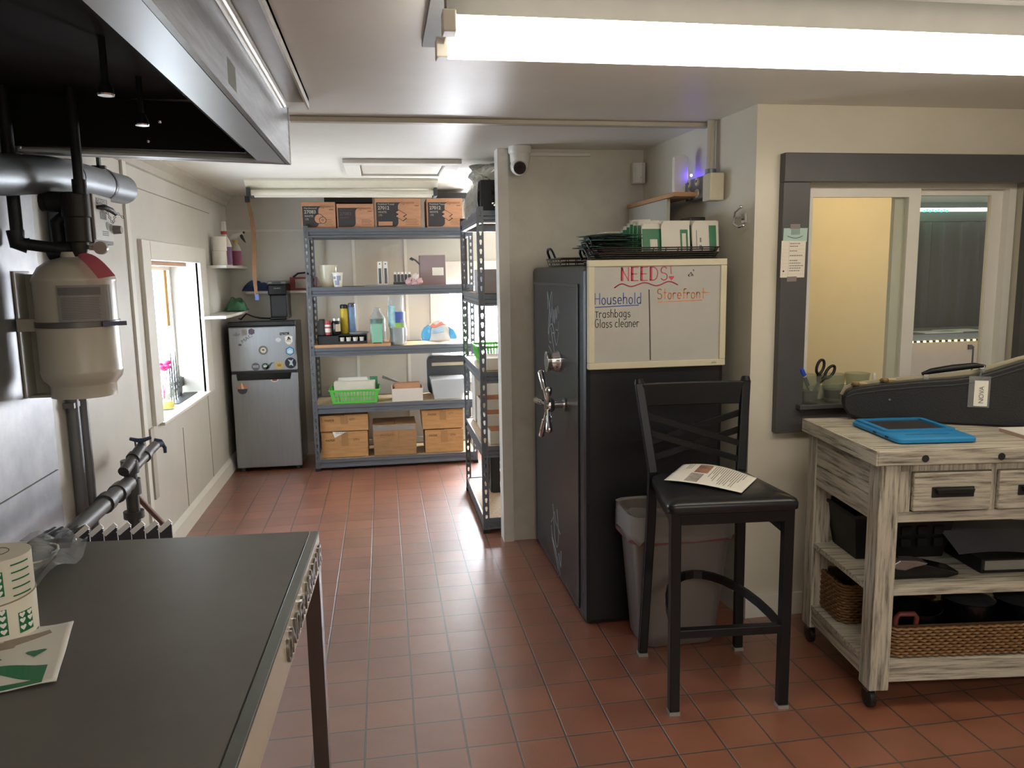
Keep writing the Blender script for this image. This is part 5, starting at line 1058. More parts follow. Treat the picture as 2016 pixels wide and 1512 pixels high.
def up_pouch(label, x, y, z, w, h, rz, tilt, kind):
    t = thing('upright_pouch', label, 'pouch', (x, y, z), rz, 'white and green pouches standing in the tray'); M = LM(t)
    def f(a, b):
        u = a*2-1; th = .006*(1-u*u)*(1-b)**.6; return u*w/2, b*h, th
    g = G(M); L = []
    for s_ in (1, -1):
        g.grid(lambda a, b: (lambda p: (p[0], -s_*p[2]+p[1]*tilt, p[1]))(f(a, b)), 8, 6)
    g.build('body', mat('pouch_white2', '#cbc8bd', .4, var=.04), t, smooth=60)
    def on(u, v, o=.0012): return (u*w/2, -.006*(1-u*u)*(1-min(1, v))**.6+v*h*tilt-o, v*h)
    def patch_(poly, m, nm):
        g = G(M); 
        for (u0, u1, v0, v1) in poly: g.grid(lambda a, b: on(u0+(u1-u0)*a, v0+(v1-v0)*b), 5, 4)
        g.build(nm, m, t, solid=.0006)
    if kind == 'green': patch_([(-.95, .95, .02, .82)], GREEN, 'green_panel'); patch_([(-.3, .35, .05, .45)], mat('pouch_white2', '#cbc8bd', .4), 'white_figure')
    elif kind == 'edge': patch_([(-.95, .95, .02, .86)], GREEN, 'green_panel')
    elif kind == 'frame': patch_([(.3, .42, .02, .72), (.72, .84, .02, .72), (.42, .72, .6, .72)], GREEN, 'green_frame')
    else: patch_([(.25, .8, .03, .85)], GREEN, 'green_panel'); patch_([(-.7, -.66, .1, .7), (-.5, -.3, .1, .2), (-.45, -.35, .3, .45)], INKG, 'print_marks')
    return t
PZ = ST+.05; e = 'white topped green pouch standing edge-on, one of the row in the tray'
for i, x in enumerate((1.035, 1.045, 1.06, 1.072, 1.085, 1.1)): up_pouch(e, x, 3.19-.012*i, PZ, .09, .1+.012*i if i < 4 else .13, -.9+.1*i, .05, 'edge')
up_pouch('green pouch with a white figure standing in the tray', 1.11, 3.09, PZ, .10, .115, .1, .1, 'green')
up_pouch('white pouch with a green arch standing in the tray', 1.205, 3.08, PZ, .125, .125, .02, .12, 'frame')
up_pouch('white pouch lettered in grey with a green side panel, rightmost in the tray', 1.335, 3.08, PZ, .115, .125, -.03, .12, 'text')
for i in range(5): up_pouch('white pouch in the packed row behind the front pouches', 1.17+.045*i, 3.13+.012*(i % 2), PZ, .12, .13, .04*(i-2), .1, 'edge' if i % 2 else 'text')
box('lidded_box', mat('box_offwhite', '#bdb9ab', .55, var=.05), 1.0, 1.385, 3.42, 3.56, ST, 1.655, label='off-white lidded box standing on the safe behind the pouches', cat='box', bevel=.004)
box('flat_box', mat('flatbox_cream', '#cfc8b4', .5), 1.305, 1.408, 3.215, 3.415, 1.655+.002, 1.686, label='flat cream box under the black router on the safe', cat='box', bevel=.003)
box('support_box', mat('box_offwhite', '#bdb9ab', .55, var=.05), 1.24, 1.385, 3.215, 3.415, ST+.0, 1.655, label='tall off-white box under the flat cream box', cat='box', bevel=.003)
box('network_router', BLACKG, 1.33, 1.40, 3.24, 3.36, 1.688, 1.705, label='small black router on the flat cream box', cat='router', bevel=.003)
t = thing('wall_cabinet', 'grey open-ended wall cabinet with a wooden top on the alcove wall', 'cabinet', (1.35, 3.7, 1.69))
CB = mat('cabinet_grey_white', '#b5b2a5', .45, var=.06)
G().box(1.295, 1.31, 3.43, 3.98, 1.675, 1.80).box(1.31, 1.405, 3.96, 3.98, 1.675, 1.80).box(1.31, 1.40, 3.43, 3.96, 1.675, 1.685).box(1.31, 1.39, 3.93, 3.96, 1.685, 1.79).build('body', CB, t)
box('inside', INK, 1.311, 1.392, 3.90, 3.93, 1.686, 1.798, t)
G().box(1.285, 1.405, 3.32, 3.99, 1.801, 1.82).build('wooden_top', mat('plywood_edge', '#b58a64', .55, var=.15), t, bevel=.002)
t = thing('white_router', 'white upright router with a purple light on the wall cabinet', 'router', (1.36, 3.46, 1.821))
G().prism([(1.335, 1.822), (1.385, 1.822), (1.405, 1.86), (1.405, 1.985), (1.39, 2.0), (1.342, 1.995), (1.335, 1.985)], FX(3.45), -.03, 0).build('body', WPLAS, t, bevel=.006)
box('back_stand', mat('router_grey', '#8b8a90', .4), 1.39, 1.412, 3.42, 3.452, 1.822, 1.87, t)
G().ball((1.412, 3.435, 1.905), .006, 8).build('status_light', mat('purple_led', '#5a3cff', .5, var=0, emit=45), t)
# ---- electrics on the alcove wall
t = thing('outlet_box', 'metal outlet box with a cream cover and conduit on the alcove wall', 'outlet', (1.43, 3.32, 1.77))
G().box(1.40, 1.45, 3.20, 3.47, 1.79, 1.885).build('box', mat('box_grey', '#77777c', .4, .5), t, bevel=.003)
G().box(1.388, 1.452, 3.17, 3.25, 1.77, 1.885).build('cover', mat('cover_cream', '#c9c2ab', .4), t, bevel=.004)
for y, z in ((3.33, 1.865), (3.33, 1.815), (3.42, 1.815), (3.42, 1.865)):
    o = G().lathe([(.017, 1.392), (.019, 1.396), (.019, 1.40)], (0, y, z), 16, 'x').build('socket', mat('socket_white', '#c6c1b2', .4), t, smooth=40)
    G().box(1.3905, 1.392, y-.008, y-.005, z-.005, z+.007).box(1.3905, 1.392, y+.005, y+.008, z-.005, z+.007).build('slots', INK, o)
G().tube([(1.428, 3.26, 1.885), (1.428, 3.26, 2.114)], .017, 14).build('conduit', mat('raceway_paint', '#b7b1a2', .4), t, smooth=40)
G().tube([(1.428, 3.26, 1.885), (1.428, 3.26, 1.91)], .023, 12).build('connector', GALV, t, smooth=40)
t = thing('dome_camera', 'white dome security camera at the top of the partition', 'camera', (.72, 4.0, 2.0))
G().lathe([(.06, 2.114), (.06, 2.085), (.055, 2.078)], (.72, 4.0, 0), 24).build('base', WPLAS, t, smooth=40)
G().lathe([(.052, 2.08), (.05, 2.04), (.04, 2.02)], (.72, 4.0, 0), 24).build('collar', WPLAS, t, smooth=40)
b_ = G().ball((.715, 3.99, 2.015), .047, 18).build('eyeball', WPLAS, t, smooth=60)
ax = Vector((-.12, -.88, -.28)).normalized(); pc = Vector((.715, 3.99, 2.015))
G().tube([pc+ax*.030, pc+ax*.049], [.033, .031], 20).build('lens_face', mat('lens_black', '#25262b', .25), b_, smooth=40)
G().tube([pc+ax*.048, pc+ax*.0505], [.012, .011], 14).build('lens', BLACKG, b_)
t = box('cable_cover', WPLAS, .78, 1.11, 4.062, 4.079, 2.078, 2.096, label='slim white cable cover running right from the dome camera', cat='cable cover', bevel=.003)
t = thing('motion_sensor', 'white curved motion sensor in the upper corner of the alcove', 'sensor', (1.365, 4.04, 1.93))
G().prism([(1.33, 4.03), (1.345, 4.018), (1.375, 4.012), (1.398, 4.02), (1.398, 4.075), (1.335, 4.075)], FU(0), 1.935, 2.045).build('housing', WPLAS, t, bevel=.006)
G().ball((1.37, 4.012, 1.965), .004, 8).build('sensor_light', CREAM, t)
t = thing('wall_hook', 'small chrome double hook on the alcove wall near the corner', 'hook', (1.45, 3.0, 1.68))
G().box(1.458, 1.468, 2.985, 3.015, 1.665, 1.70).tube([(1.46, 3.0, 1.685), (1.42, 3.0, 1.685)], .006, 8).build('base', CHROME, t, smooth=40)
G().tube([(1.42, 3.0, 1.685), (1.415, 2.985, 1.705), (1.43, 2.965, 1.725)], .005, 8).ball((1.43, 2.965, 1.725), .008, 8).tube([(1.42, 3.0, 1.685), (1.412, 2.985, 1.66), (1.42, 2.955, 1.645), (1.43, 2.94, 1.65)], .005, 8).ball((1.43, 2.94, 1.65), .008, 8).build('prongs', CHROME, t, smooth=50)

# ================================================================ TRASH CAN
t = thing('trash_can', 'grey beige trash can lined with a clear bag, behind the bar stool', 'trash can', (1.08, 2.78, 0))
def rr3(x0, x1, y0, y1, r, z): return [(a, b, z) for a, b in rrect(x0, x1, y0, y1, r, 5)]
CANM = mat('can_taupe', '#726c67', .4, var=.06, bump=.04)
yb, yt = (2.745, 2.93), (2.708, 2.97)
rs = [rr3(.965, 1.265, *yb, .05, .002), rr3(.955, 1.275, 2.74, 2.935, .05, .02), rr3(.915, 1.325, *yt, .06, .52), rr3(.907, 1.333, yt[0]-.007, yt[1]+.007, .065, .525), rr3(.907, 1.333, yt[0]-.007, yt[1]+.007, .065, .543), rr3(.917, 1.323, yt[0]+.003, yt[1]-.003, .058, .543), rr3(.965, 1.265, yb[0]+.01, yb[1]-.01, .05, .02)]
G().rings(rs).build('body', CANM, t, smooth=50)
random.seed(9); rs = []
for k, (o, z) in enumerate(((-.05, .30), (-.022, .46), (-.002, .547), (.004, .55), (.005, .525), (.006, .50), (.004, .47), (.008, .445))):
    ring = rr3(.907-o, 1.333+o, yt[0]-.007-o, yt[1]+.007+o, .065, z); n = len(ring)
    rs.append([(x+random.uniform(-.004, .004), y+random.uniform(-.004, .004), z_+(random.uniform(-.018, .018) if k > 4 else random.uniform(-.004, .002) if k < 2 else 0)) for x, y, z_ in ring])
G().rings(rs, caps=False).build('liner', LINER, t, smooth=50, solid=.0008, label='clear plastic liner folded over the rim')
# ================================================================ BAR STOOL
G().rings([rr3(.901, 1.339, yt[0]-.012, yt[1]+.01, .066, z) for k, z in ((0, .44), (0, .456))], caps=False).build('drawstring', mat('drawstring_red', '#6f3f42', .6), t, solid=.001)
t = thing('bar_stool', 'black metal cross-back bar stool with a vinyl seat', 'stool', (1.115, 2.48, 0), math.radians(-4.6)); M = LM(t)
SB = mat('stool_black', '#0f1013', .36, .2, var=.15, bump=.03)
for s in (-1, 1):
    p = G(M).bar((s*.188, -.2, .012), (s*.19, -.195, .70), .034, .034, (0, 1, 0)).build('leg', SB, t, bevel=.003)
    G(M).box(s*.188-.018, s*.188+.018, -.218, -.182, 0, .012).build('foot_glide', mat('glide_clear', '#8f8c86', .4), p)
    p = G(M).sweep([(s*.19, .205, .012), (s*.172, .168, .55), (s*.168, .165, .74), (s*.205, .235, 1.065)], .034, .026, (0, 1, 0)).build('leg', SB, t, bevel=.004)
    G(M).box(s*.19-.018, s*.19+.018, .188, .222, 0, .012).build('foot_glide', mat('glide_clear', '#8f8c86', .4), p)
    G(M).tube([(s*.2035, .232, 1.06), (s*.2055, .237, 1.078)], [.02, .014], 12).build('post_cap', SB, p, smooth=50)
def seat(z, k, o=0):
    P = [(-.222-o, -.225-o), (.222+o, -.225-o), (.178+o, .155+o), (-.178-o, .155+o)]; Q = []
    for i in range(4):
        a, b, c_ = Vector(P[i-1]), Vector(P[i]), Vector(P[(i+1) % 4])
        for k_ in range(6):
            u = k_/5; p0 = b+(a-b).normalized()*.035; p2 = b+(c_-b).normalized()*.035; Q.append((1-u)**2*p0+2*u*(1-u)*b+u*u*p2)
    cx_ = Vector((0, -.03)); return [((q-cx_)*k+cx_).to_3d()+Vector((0, 0, z)) for q in Q]
G(M).rings([seat(.698, .97), seat(.702, 1), seat(.722, 1.005), seat(.732, .985), seat(.742, .9), seat(.748, .7), seat(.749, .3)]).build('seat', mat('vinyl_black', '#191a1d', .28, var=.12, bump=.03, bsc=200), t, smooth=60)
G(M).rings([seat(.66, .93), seat(.698, .93)]).build('seat_frame', SB, t)
bk = lambda u, z: (u, .165+(z-.74)*.07/.325, z)
G(M).sweep([bk(-.195+.39*i/8, 1.02)[0:1]+(bk(0, 1.02)[1]+.012*math.sin(PI*i/8), 1.02) for i in range(9)], .016, .085, (0, 0, 1)).build('top_rail', SB, t, bevel=.003)
for (za, zb) in ((.845, .945), (.785, .885), (.945, .83), (.885, .77)):
    a, b = Vector(bk(-.18, za)), Vector(bk(.18, zb)); o = Vector((0, -.006 if za > zb else .006, 0)); G(M).bar(a+o, b+o, .010, .022, (0, 0, 1)).build('back_slat', SB, t)
G(M).bar((-.175, -.2, .285), (.175, -.2, .285), .028, .03).build('footrest', SB, t, bevel=.003)
def bow(z0, z1, d): return [(.178*math.cos(PI*i/16), -.185+d*math.sin(PI*i/16), z0+(z1-z0)*math.sin(PI*i/16)) for i in range(17)]
G(M).sweep(bow(.29, .325, .375), .014, .03).build('footring', SB, t)
G(M).sweep(bow(.63, .655, .355), .014, .026).build('seat_brace', SB, t)
t = thing('printed_flyer', 'white printed sheet with two photos lying on the stool seat', 'paper', (1.11, 2.47, .75))
c0, cu, cv = Vector((.945, 2.50)), Vector((.19, -.205)), Vector((.135, .158))     # u along length, v across
def fly(a, b, o=0):
    p = c0+cu*a+cv*b; return (p.x, p.y, .7495+.022*math.sin(PI*a)*(.35+.65*b)*(1-a*.3)+.010*max(0, b-.1)*(1-a)+.003+o)
G().grid(fly, 20, 12).build('sheet', WHITE, t, smooth=60, solid=.0006)
def fp(nm, a0, a1, b0, b1, m): G().grid(lambda a, b: fly(a0+(a1-a0)*a, b0+(b1-b0)*b, .0011), 8, 6).build(nm, m, t, solid=.0004)
fp('photo', .27, .45, .53, .93, ramp_mat('photo_warm', [(.3, '#5a4a44'), (.5, '#8a6f62'), (.7, '#c98d6c')], nsc=25, rough=.5, bump=0)); fp('photo', .25, .42, .06, .48, ramp_mat('photo_grey', [(.3, '#7b7772'), (.5, '#a39d95'), (.7, '#c4beb4')], nsc=22, rough=.5, bump=0))
g = G()
for i in range(15):
    a0 = .49+.028*i; L = (.55, .38, .62, .7, .3, .66, .8, .8, .74, .8, .55, .78, .8, .5, .3)[i]; g.grid(lambda a, b: fly(a0+.008*a, .93-L*(1-b), .0011), 1, 6)
for i in range(3): g.grid(lambda a, b: fly(.12+.03*i+.007*a, .95-.25*(1-b), .0011), 1, 5)
g.build('text_lines', INKG, t, solid=.0003)

# ================================================================ KITCHEN CART
t = thing('kitchen_cart', 'whitewashed wooden kitchen cart on casters beneath the service window', 'cart', (1.53, 2.165, 0), math.radians(-6.8)); M = LM(t)
W, D = 1.2, .565
G(M).box(.002, W, 0, D, .85, .90).build('worktop', WWX, t, bevel=.004)
G(M).box(-.004, .002, .001, D-.001, .851, .899).build('end_board', WWY, t)
g = G(M)
for i in range(1, 6): g.box(.005, W-.005, D*i/6-.001, D*i/6+.001, .8995, .9004)
g.build('plank_joints', mat('joint_dark', '#6d6556', .7), t)
for u in (.155, .405, .8): G(M).lathe([(.012, -.0012), (.012, .003)], (u, 0, .872), 14, 'y').build('bolt_hole', INK, t)
for v in (.14, .33): G(M).lathe([(.012, -.0012), (.012, .003)], (0, v, .872), 14, 'x').build('bolt_hole', INK, t)
for x in (.018, W-.085):
    for y in (.012, D-.085):
        G(M).box(x, x+.067, y, y+.073, .075, .85).build('leg', WWZ, t, bevel=.004)
        c = Vector((x+.034, y+.04, .035)); 
        k = G(M).lathe([(.018, -.011), (.034, -.009), (.035, 0), (.034, .009), (.018, .011)], (c.x-.012, c.y, .035), 20, 'x').build('caster_wheel', BLACK, t, smooth=40)
        G(M).box(c.x-.026, c.x+.002, c.y-.012, c.y+.016, .058, .075).box(c.x+.001, c.x+.005, c.y-.012, c.y+.012, .03, .06).build('caster_fork', mat('fork_grey', '#6a6461', .4, .5), k)
G(M).box(.085, W-.085, .02, .04, .655, .69).build('lower_rail', WWX, t, bevel=.003)
G(M).box(.085, .125, .022, .04, .69, .85).box(.39, .408, .022, .04, .69, .85).box(.68, .70, .022, .04, .69, .85).box(.085, W-.085, .022, .04, .825, .85).build('drawer_frame', WWZ, t)
for x0, x1 in ((.128, .388), (.411, .678)):
    dr = G(M).box(x0+.002, x1-.002, .010, .03, .694, .822).build('drawer', WWX, t, bevel=.004)
    xm = (x0+x1)/2; h_ = G(M).box(xm-.07, xm+.07, .006, .0105, .74, .775).build('handle', IRON, dr, bevel=.002)
    G(M).prism([(xm-.062, .772), (xm+.062, .772), (xm+.058, .755), (xm-.058, .755)], ((0, .006, 0), (1, 0, 0), (0, 0, 1)), 0, .018).build('cup_pull', BLACK, h_, bevel=.003)
G(M).box(.022, .045, .085, D-.085, .735, .85).box(.022, .045, .085, D-.085, .655, .733).build('side_panel', WWY, t)
G(M).box(W-.045, W-.022, .085, D-.085, .655, .85).build('side_panel', WWY, t)
G(M).box(.085, W-.085, D-.04, D-.022, .655, .85).build('back_panel', WWX, t)
for z0, z1 in ((.405, .425),): G(M).box(.022, W-.022, .022, D-.022, z0, z1).build('shelf', WWX, t)
G(M).box(.022, W-.022, .022, D-.022, .15, .17).build('shelf', WWX, t)
G(M).box(.085, W-.085, .025, .045, .10, .15).box(.085, W-.085, D-.045, D-.025, .10, .15).build('bottom_rail', WWX, t)
G(M).box(.025, .045, .085, D-.085, .10, .15).build('bottom_rail', WWY, t)
L = lambda x, y, z: M @ Vector((x, y, z))
RZ = math.radians(-6.8)
# ---- on the worktop
t2 = thing('tablet', 'tablet in a thick bright blue foam case on the cart top', 'tablet', (1.80, 2.375, .9), math.radians(-7)); N = LM(t2)
BLUE = mat('foam_blue', '#2381b8', .5, var=.06, sc=20)
w, l = .135, .165
def ring(o, z, r=.022): return [(a, b, z) for a, b in rrect(-w-o, w+o, -l-o, l+o, r, 5)]
G(N).rings([ring(-.006, .002), ring(0, .006), ring(0, .016), ring(-.006, .021)]).build('foam_case', BLUE, t2, smooth=35)
win = [(a, b, 0) for a, b in rrect(-w+.032, w-.032, -l+.125, l-.028, .006, 3)]
rim = G(N); fo = rrect(-w+.01, w-.01, -l+.1, l-.01, .018, 4); fi = rrect(-w+.03, w-.03, -l+.123, l-.026, .006, 4)
for z0, z1 in ((.0205, .027),):
    A = [rim.v((a, b, z1)) for a, b in fo]; B = [rim.v((a, b, z1)) for a, b in fi]; A0 = [rim.v((a, b, z0)) for a, b in fo]; B0_ = [rim.v((a, b, z0)) for a, b in fi]; n = len(A)
    for i in range(n): j = (i+1) % n; rim.face([A[i], A[j], B[j], B[i]]); rim.face([A0[i], A0[j], A[j], A[i]]); rim.face([B[i], B[j], B0_[j], B0_[i]])
rim.build('screen_rim', BLUE, t2)
G(N).prism([(a, b) for a, b, _ in win], FU(0), .0212, .0225).build('screen', mat('screen_dark', '#3e3c3c', .18), t2)
G(N).box(-.08, .07, -l+.055, -l+.062, .0205, .0218).build('grip_slot', mat('blue_shadow', '#155f8c', .6), t2)
g = G(N)
for y in (-.02, -.1): g.box(-w-.0008, -w+.004, y, y+.02, .008, .015)
g.build('port_cutout', INK, t2)
t2 = thing('instrument_case', 'long black instrument case with brass latches and handle on the cart', 'case', (1.72, 2.66, .9), math.radians(-30)); N = LM(t2)
up = [(0, .05), (.0, .085), (.012, .112), (.04, .125), (.13, .142), (.26, .16), (.36, .17), (.43, .182), (.50, .207), (.58, .238), (.7, .275), (.85, .29), (.95, .28), (1.0, .25)]
lo = [(1.0, .05), (.97, .012), (.9, .002), (.4, .002), (.06, .006), (.02, .02)]
CS = mat('case_black', '#1f2022', .5, var=.15, bump=.15, bsc=180)
def case_prism(nm, y0, y1, m, inset=0, bev=.008): return G(N).prism([(a, b) for a, b in up+lo], ((0, 0, 0), (1, 0, 0), (0, 0, 1)), -y1, -y0).build(nm, m, t2, bevel=bev, smooth=30)
case_prism('shell', .0, .062, CS); case_prism('lid', .07, .13, CS)
pts = [(a, .066, b+.002) for a, b in up[1:]]
G(N).sweep(pts, .020, .008, (0, 1, 0)).build('metal_seam', mat('seam_metal', '#c9bfa5', .28, .8, var=.08), t2)
g = G(N).sweep([(a, -.002, b-.022) for a, b in up[2:]], .004, .004, (0, 1, 0)); g.build('welt', DGREY, t2)
for s, z in ((.045, .128), (.145, .146), (.69, .274)):
    G(N).lathe([(.016, 0), (.017, .006), (.012, .012)], (s, .055, z), 16).box(s+.0, s+.04, .045, .062, z-.006, z+.008).build('latch', mat('latch_brass', '#a58d68', .3, .8), t2, smooth=40)
G(N).tube([(.27, .06, .178), (.30, .055, .19), (.37, .05, .205), (.44, .055, .215), (.475, .06, .212)], [.006, .011, .013, .011, .006], 10).build('handle', BLACK, t2, smooth=50)
for s, z in ((.285, .16), (.465, .19)): G(N).box(s-.008, s+.008, .053, .069, z, z+.026).build('handle_mount', CHROME, t2)
tg = G(N).box(.415, .483, -.006, -.002, .07, .183).build('luggage_tag', FILM, t2, label='clear pocket holding a white card')
G(N).box(.433, .476, -.0075, -.006, .075, .168).build('card', WHITE, tg)
text('card_text', 'NOVA', tg, (N @ Vector((.463, -.0078, .085)), N.to_3x3() @ Vector((0, 0, 1)), N.to_3x3() @ Vector((-1, 0, 0))), .022, INKG)
G(N).tube([(.45, -.004, .182), (.455, .02, .195), (.46, .045, .2)], .004, 6).build('tag_strap', GALV, tg)
g = G(N)
for s, z in ((.16, .085), (.60, .165), (.62, .06)): g.lathe([(.003, -.002), (.004, .002)], (s, -.002, z), 8, 'y')
g.build('foot_stud', GALV, t2)
t4 = thing('thin_book', 'thin white topped book with pinkish edges in front of the black case', 'book', tuple(M @ Vector((.69, .165, .9))), math.radians(-6.8))
G(M).box(.56, .82, .09, .24, .9005, .912).build('pages', mat('book_pink', '#b99a90', .6), t4)
G(M).box(.558, .822, .088, .242, .9122, .9142).build('cover', WHITE, t4)
# ---- items on the middle shelf (z .425)
MS = .4255
def loc(x, y, z): return tuple(M @ Vector((x, y, z)))
N = M
t3 = thing('plastic_basket', 'black plastic basket on the middle shelf of the cart', 'basket', loc(.24, .40, MS), RZ)
def taper_wall(g, b, tp, z0, z1, th):
    B = [(b[0], b[2]), (b[1], b[2]), (b[1], b[3]), (b[0], b[3])]; T = [(tp[0], tp[2]), (tp[1], tp[2]), (tp[1], tp[3]), (tp[0], tp[3])]
    g.rings([[(x, y, z0) for x, y in B], [(x, y, z1) for x, y in T]], caps=False); g.face([g.v((x, y, z0)) for x, y in B]); return g
taper_wall(G(M), (.10, .42, .30, .48), (.075, .445, .27, .51), MS+.001, MS+.17, 0).build('body', BLACK, t3, solid=.004)
G(M).sweep([(.07, .265, MS+.17), (.45, .265, MS+.17), (.45, .515, MS+.17), (.07, .515, MS+.17)], .014, .01, loop=True).build('rim', BLACK, t3)
g = G(M)
for i in range(5):
    for j in range(2): g.box(.13+.06*i, .165+.06*i, .272-.001, .28, MS+.05+.045*j, MS+.08+.045*j)
g.build('slots', SOOT, t3)
t3 = thing('handheld_scanner', 'black and silver handheld device lying on the front of the middle shelf', 'scanner', loc(.24, .13, MS), RZ)
G(M).prism([(.13, MS+.001), (.32, MS+.001), (.36, MS+.01), (.36, MS+.022), (.27, MS+.045), (.22, MS+.058), (.15, MS+.065), (.115, MS+.05), (.11, MS+.02)], ((0, .10, 0), (1, 0, 0), (0, 0, 1)), -.075, 0).build('body', BLACKG, t3, bevel=.014, smooth=50)
G(M).prism([(.118, MS+.052), (.14, MS+.036), (.17, MS+.032), (.20, MS+.042), (.24, MS+.05), (.25, MS+.056), (.21, MS+.066), (.15, MS+.07)], ((0, .099, 0), (1, 0, 0), (0, 0, 1)), -.05, .001).build('silver_head', mat('device_silver', '#8f8784', .3, .6), t3, bevel=.006)
G(M).lathe([(.014, MS+.065), (.012, MS+.074)], (.145, .125, 0), 16).build('button', BLACK, t3)
t3 = thing('ring_binder', 'black binder lying on the middle shelf under the dark sheet', 'binder', loc(.62, .25, MS), RZ)
G(M).box(.46, .80, .13, .42, MS+.001, MS+.006).box(.46, .80, .13, .42, MS+.045, MS+.05).box(.455, .461, .13, .42, MS+.001, MS+.05).build('cover', BLACK, t3)
G(M).box(.475, .79, .14, .41, MS+.007, MS+.042).build('pages', mat('pages_grey', '#8b8880', .6, bump=.1), t3)
G(M).grid(lambda a, b: (.40+.42*a, .17+.28*b-.02*a, MS+.056+.085*(1-a)**1.5*b+.035*b+.01*math.sin(a*5)), 12, 8).build('dark_sheet', mat('sheet_charcoal', '#55565a', .55, var=.1), solid=.002, label='large charcoal paper folder draped over the binder on the middle shelf', cat='folder')
# ---- wicker baskets on the lower shelf
BS = .1705
def wicker(label, x0, x1, y0, y1, h):
    t = thing('wicker_basket', label, 'basket', loc((x0+x1)/2, (y0+y1)/2, BS), RZ, 'wicker baskets on the lower shelf')
    WK = mat('wicker_brown', '#7d5c3a', .55, var=.4, sc=70, bump=.2)
    WKD = mat('wicker_dark', '#4a331f', .7)
    pts = rrect(x0, x1, y0, y1, .03, 4); path = [Vector((a, b, 0)) for a, b in pts]; path.append(path[0])
    ds = [0]
    for a, b in zip(path, path[1:]): ds.append(ds[-1]+(b-a).length)
    n = int(ds[-1]/.0075/2)*2
    def at(s):
        s %= ds[-1]
        for i in range(len(ds)-1):
            if ds[i+1] >= s:
                k = (s-ds[i])/max(1e-9, ds[i+1]-ds[i]); p = path[i].lerp(path[i+1], k); t_ = (path[i+1]-path[i]).normalized() if (path[i+1]-path[i]).length > 1e-9 else Vector((1, 0, 0)); return p, Vector((-t_.y, t_.x, 0))
    rows = int(h/.0105); g = G(M)
    for r in range(rows):
        P = []
        for i in range(n//2):
            p, nn = at(ds[-1]*i/(n//2)); fl = 1+.06*r/rows
            P.append(p+nn*(-.0042 if (i//1+r) % 2 else .0035)+Vector((0, 0, BS+.007+r*.0105+random.uniform(-.0008, .0008))))
        g.tube(P, .0062, 6, loop=True, flat=.85)
    g.build('weave', WK, t, smooth=60)
    inner = rrect(x0+.012, x1-.012, y0+.012, y1-.012, .02, 4)
    g = G(M); g.rings([[(a, b, BS+.002) for a, b in inner], [(a, b, BS+h-.004) for a, b in inner]], caps=False); g.face([g.v((a, b, BS+.002)) for a, b in inner]); g.build('lining', WKD, t, solid=.003)
    return t
wicker('front woven wicker basket holding dark cookware on the lower shelf of the cart', .105, .80, .05, .25, .115)
wicker('rear wicker basket half hidden behind the left front leg of the cart', .06, .42, .31, .50, .15)
t3 = thing('red_handled_pan', 'dark pan with a dull red loop handle in the front wicker basket', 'pan', loc(.25, .15, BS+.01), RZ)
G(M).lathe([(.05, BS+.012), (.078, BS+.03), (.084, BS+.13), (.086, BS+.135), (.08, BS+.133), (.07, BS+.03)], (.245, .155, 0), 24).build('pan', BLACKG, t3, smooth=40)
G(M).tube([(.13, .075, BS+.09), (.13, .07, BS+.135), (.14, .068, BS+.148), (.19, .066, BS+.148), (.2, .068, BS+.135), (.2, .075, BS+.09)], .009, 8).build('handle', mat('handle_red', '#6b3433', .45), t3, smooth=50)
for i, (x, r, h, lab) in enumerate(((.43, .082, .16, 'middle round black pot in the front wicker basket'), (.62, .082, .15, 'right round black pot in the front wicker basket'))):
    t3 = thing('cooking_pot', lab, 'pot', loc(x, .15, BS+.01), RZ, 'black pots in the front wicker basket')
    G(M).lathe([(r*.85, BS+.012), (r, BS+.03), (r, BS+h), (r+.003, BS+h+.004)], (x, .15, 0), 24).build('pot', BLACKG, t3, smooth=40)
    G(M).lathe([(r+.002, BS+h+.004), (r*.8, BS+h+.016), (.02, BS+h+.024)], (x, .15, 0), 24).lathe([(.012, BS+h+.022), (.016, BS+h+.034)], (x, .15, 0), 12).build('lid', mat('lid_dark', '#26282b', .2), t3, smooth=40)
# ================================================================ WINDOW SILL AND NOTES
def tumbler(label, x, y, fill):
    z = .926; t = thing('glass_tumbler', label, 'glass', (x, y, z), 0, 'smoked tumblers on the service window sill')
    G().lathe([(.03, z+.0), (.034, z+.002), (.05, z+.115), (.0475, z+.115), (.032, z+.014), (.001, z+.012)], (x, y, 0), 28).build('glass', clear_mat('smoke_'+label[:6], '#e4e7de', .10, .05), t, smooth=50)
    if fill: G().lathe([(.031, z+.0145), (.036, z+.05), (.001, z+.051)], (x, y, 0), 20).build('contents', mat('glass_dark_fill', '#1d1c1c', .4), t, smooth=50)
tumbler('leftmost smoked glass on the sill, holding scissors and a marker', 1.728, 2.915, True)
tumbler('middle smoked glass on the sill with dark contents', 1.835, 2.915, True)
tumbler('rightmost smoked glass on the sill, partly behind the black case', 1.945, 2.915, False)
t = thing('marker_pen', 'dry-erase marker with a blue cap leaning in the leftmost glass', 'marker', (1.72, 2.91, .98))
p0, p1, p2, p3 = Vector((1.725, 2.905, .98)), Vector((1.697, 2.9, 1.035)), Vector((1.694, 2.9, 1.041)), Vector((1.678, 2.897, 1.072))
G().tube([p0, p1], .0085, 12).build('barrel', mat('marker_body', '#2b2f3a', .35), t, smooth=40); G().tube([p1, p2], .009, 12).build('collar', WPLAS, t, smooth=40); G().tube([p2, p3-(p3-p2)*.2, p3], [.0105, .0095, .007], 12).build('cap', mat('marker_cap_blue', '#2446b4', .4), t, smooth=40)
text('lettering', 'EXPO', t, (p0.lerp(p1, .3)+Vector((-.004, -.0088, 0)), p0-p1, (.87, 0, .45)), .014, WHITE)
t = thing('scissors', 'black-handled scissors standing in the leftmost glass', 'scissors', (1.75, 2.92, .95))
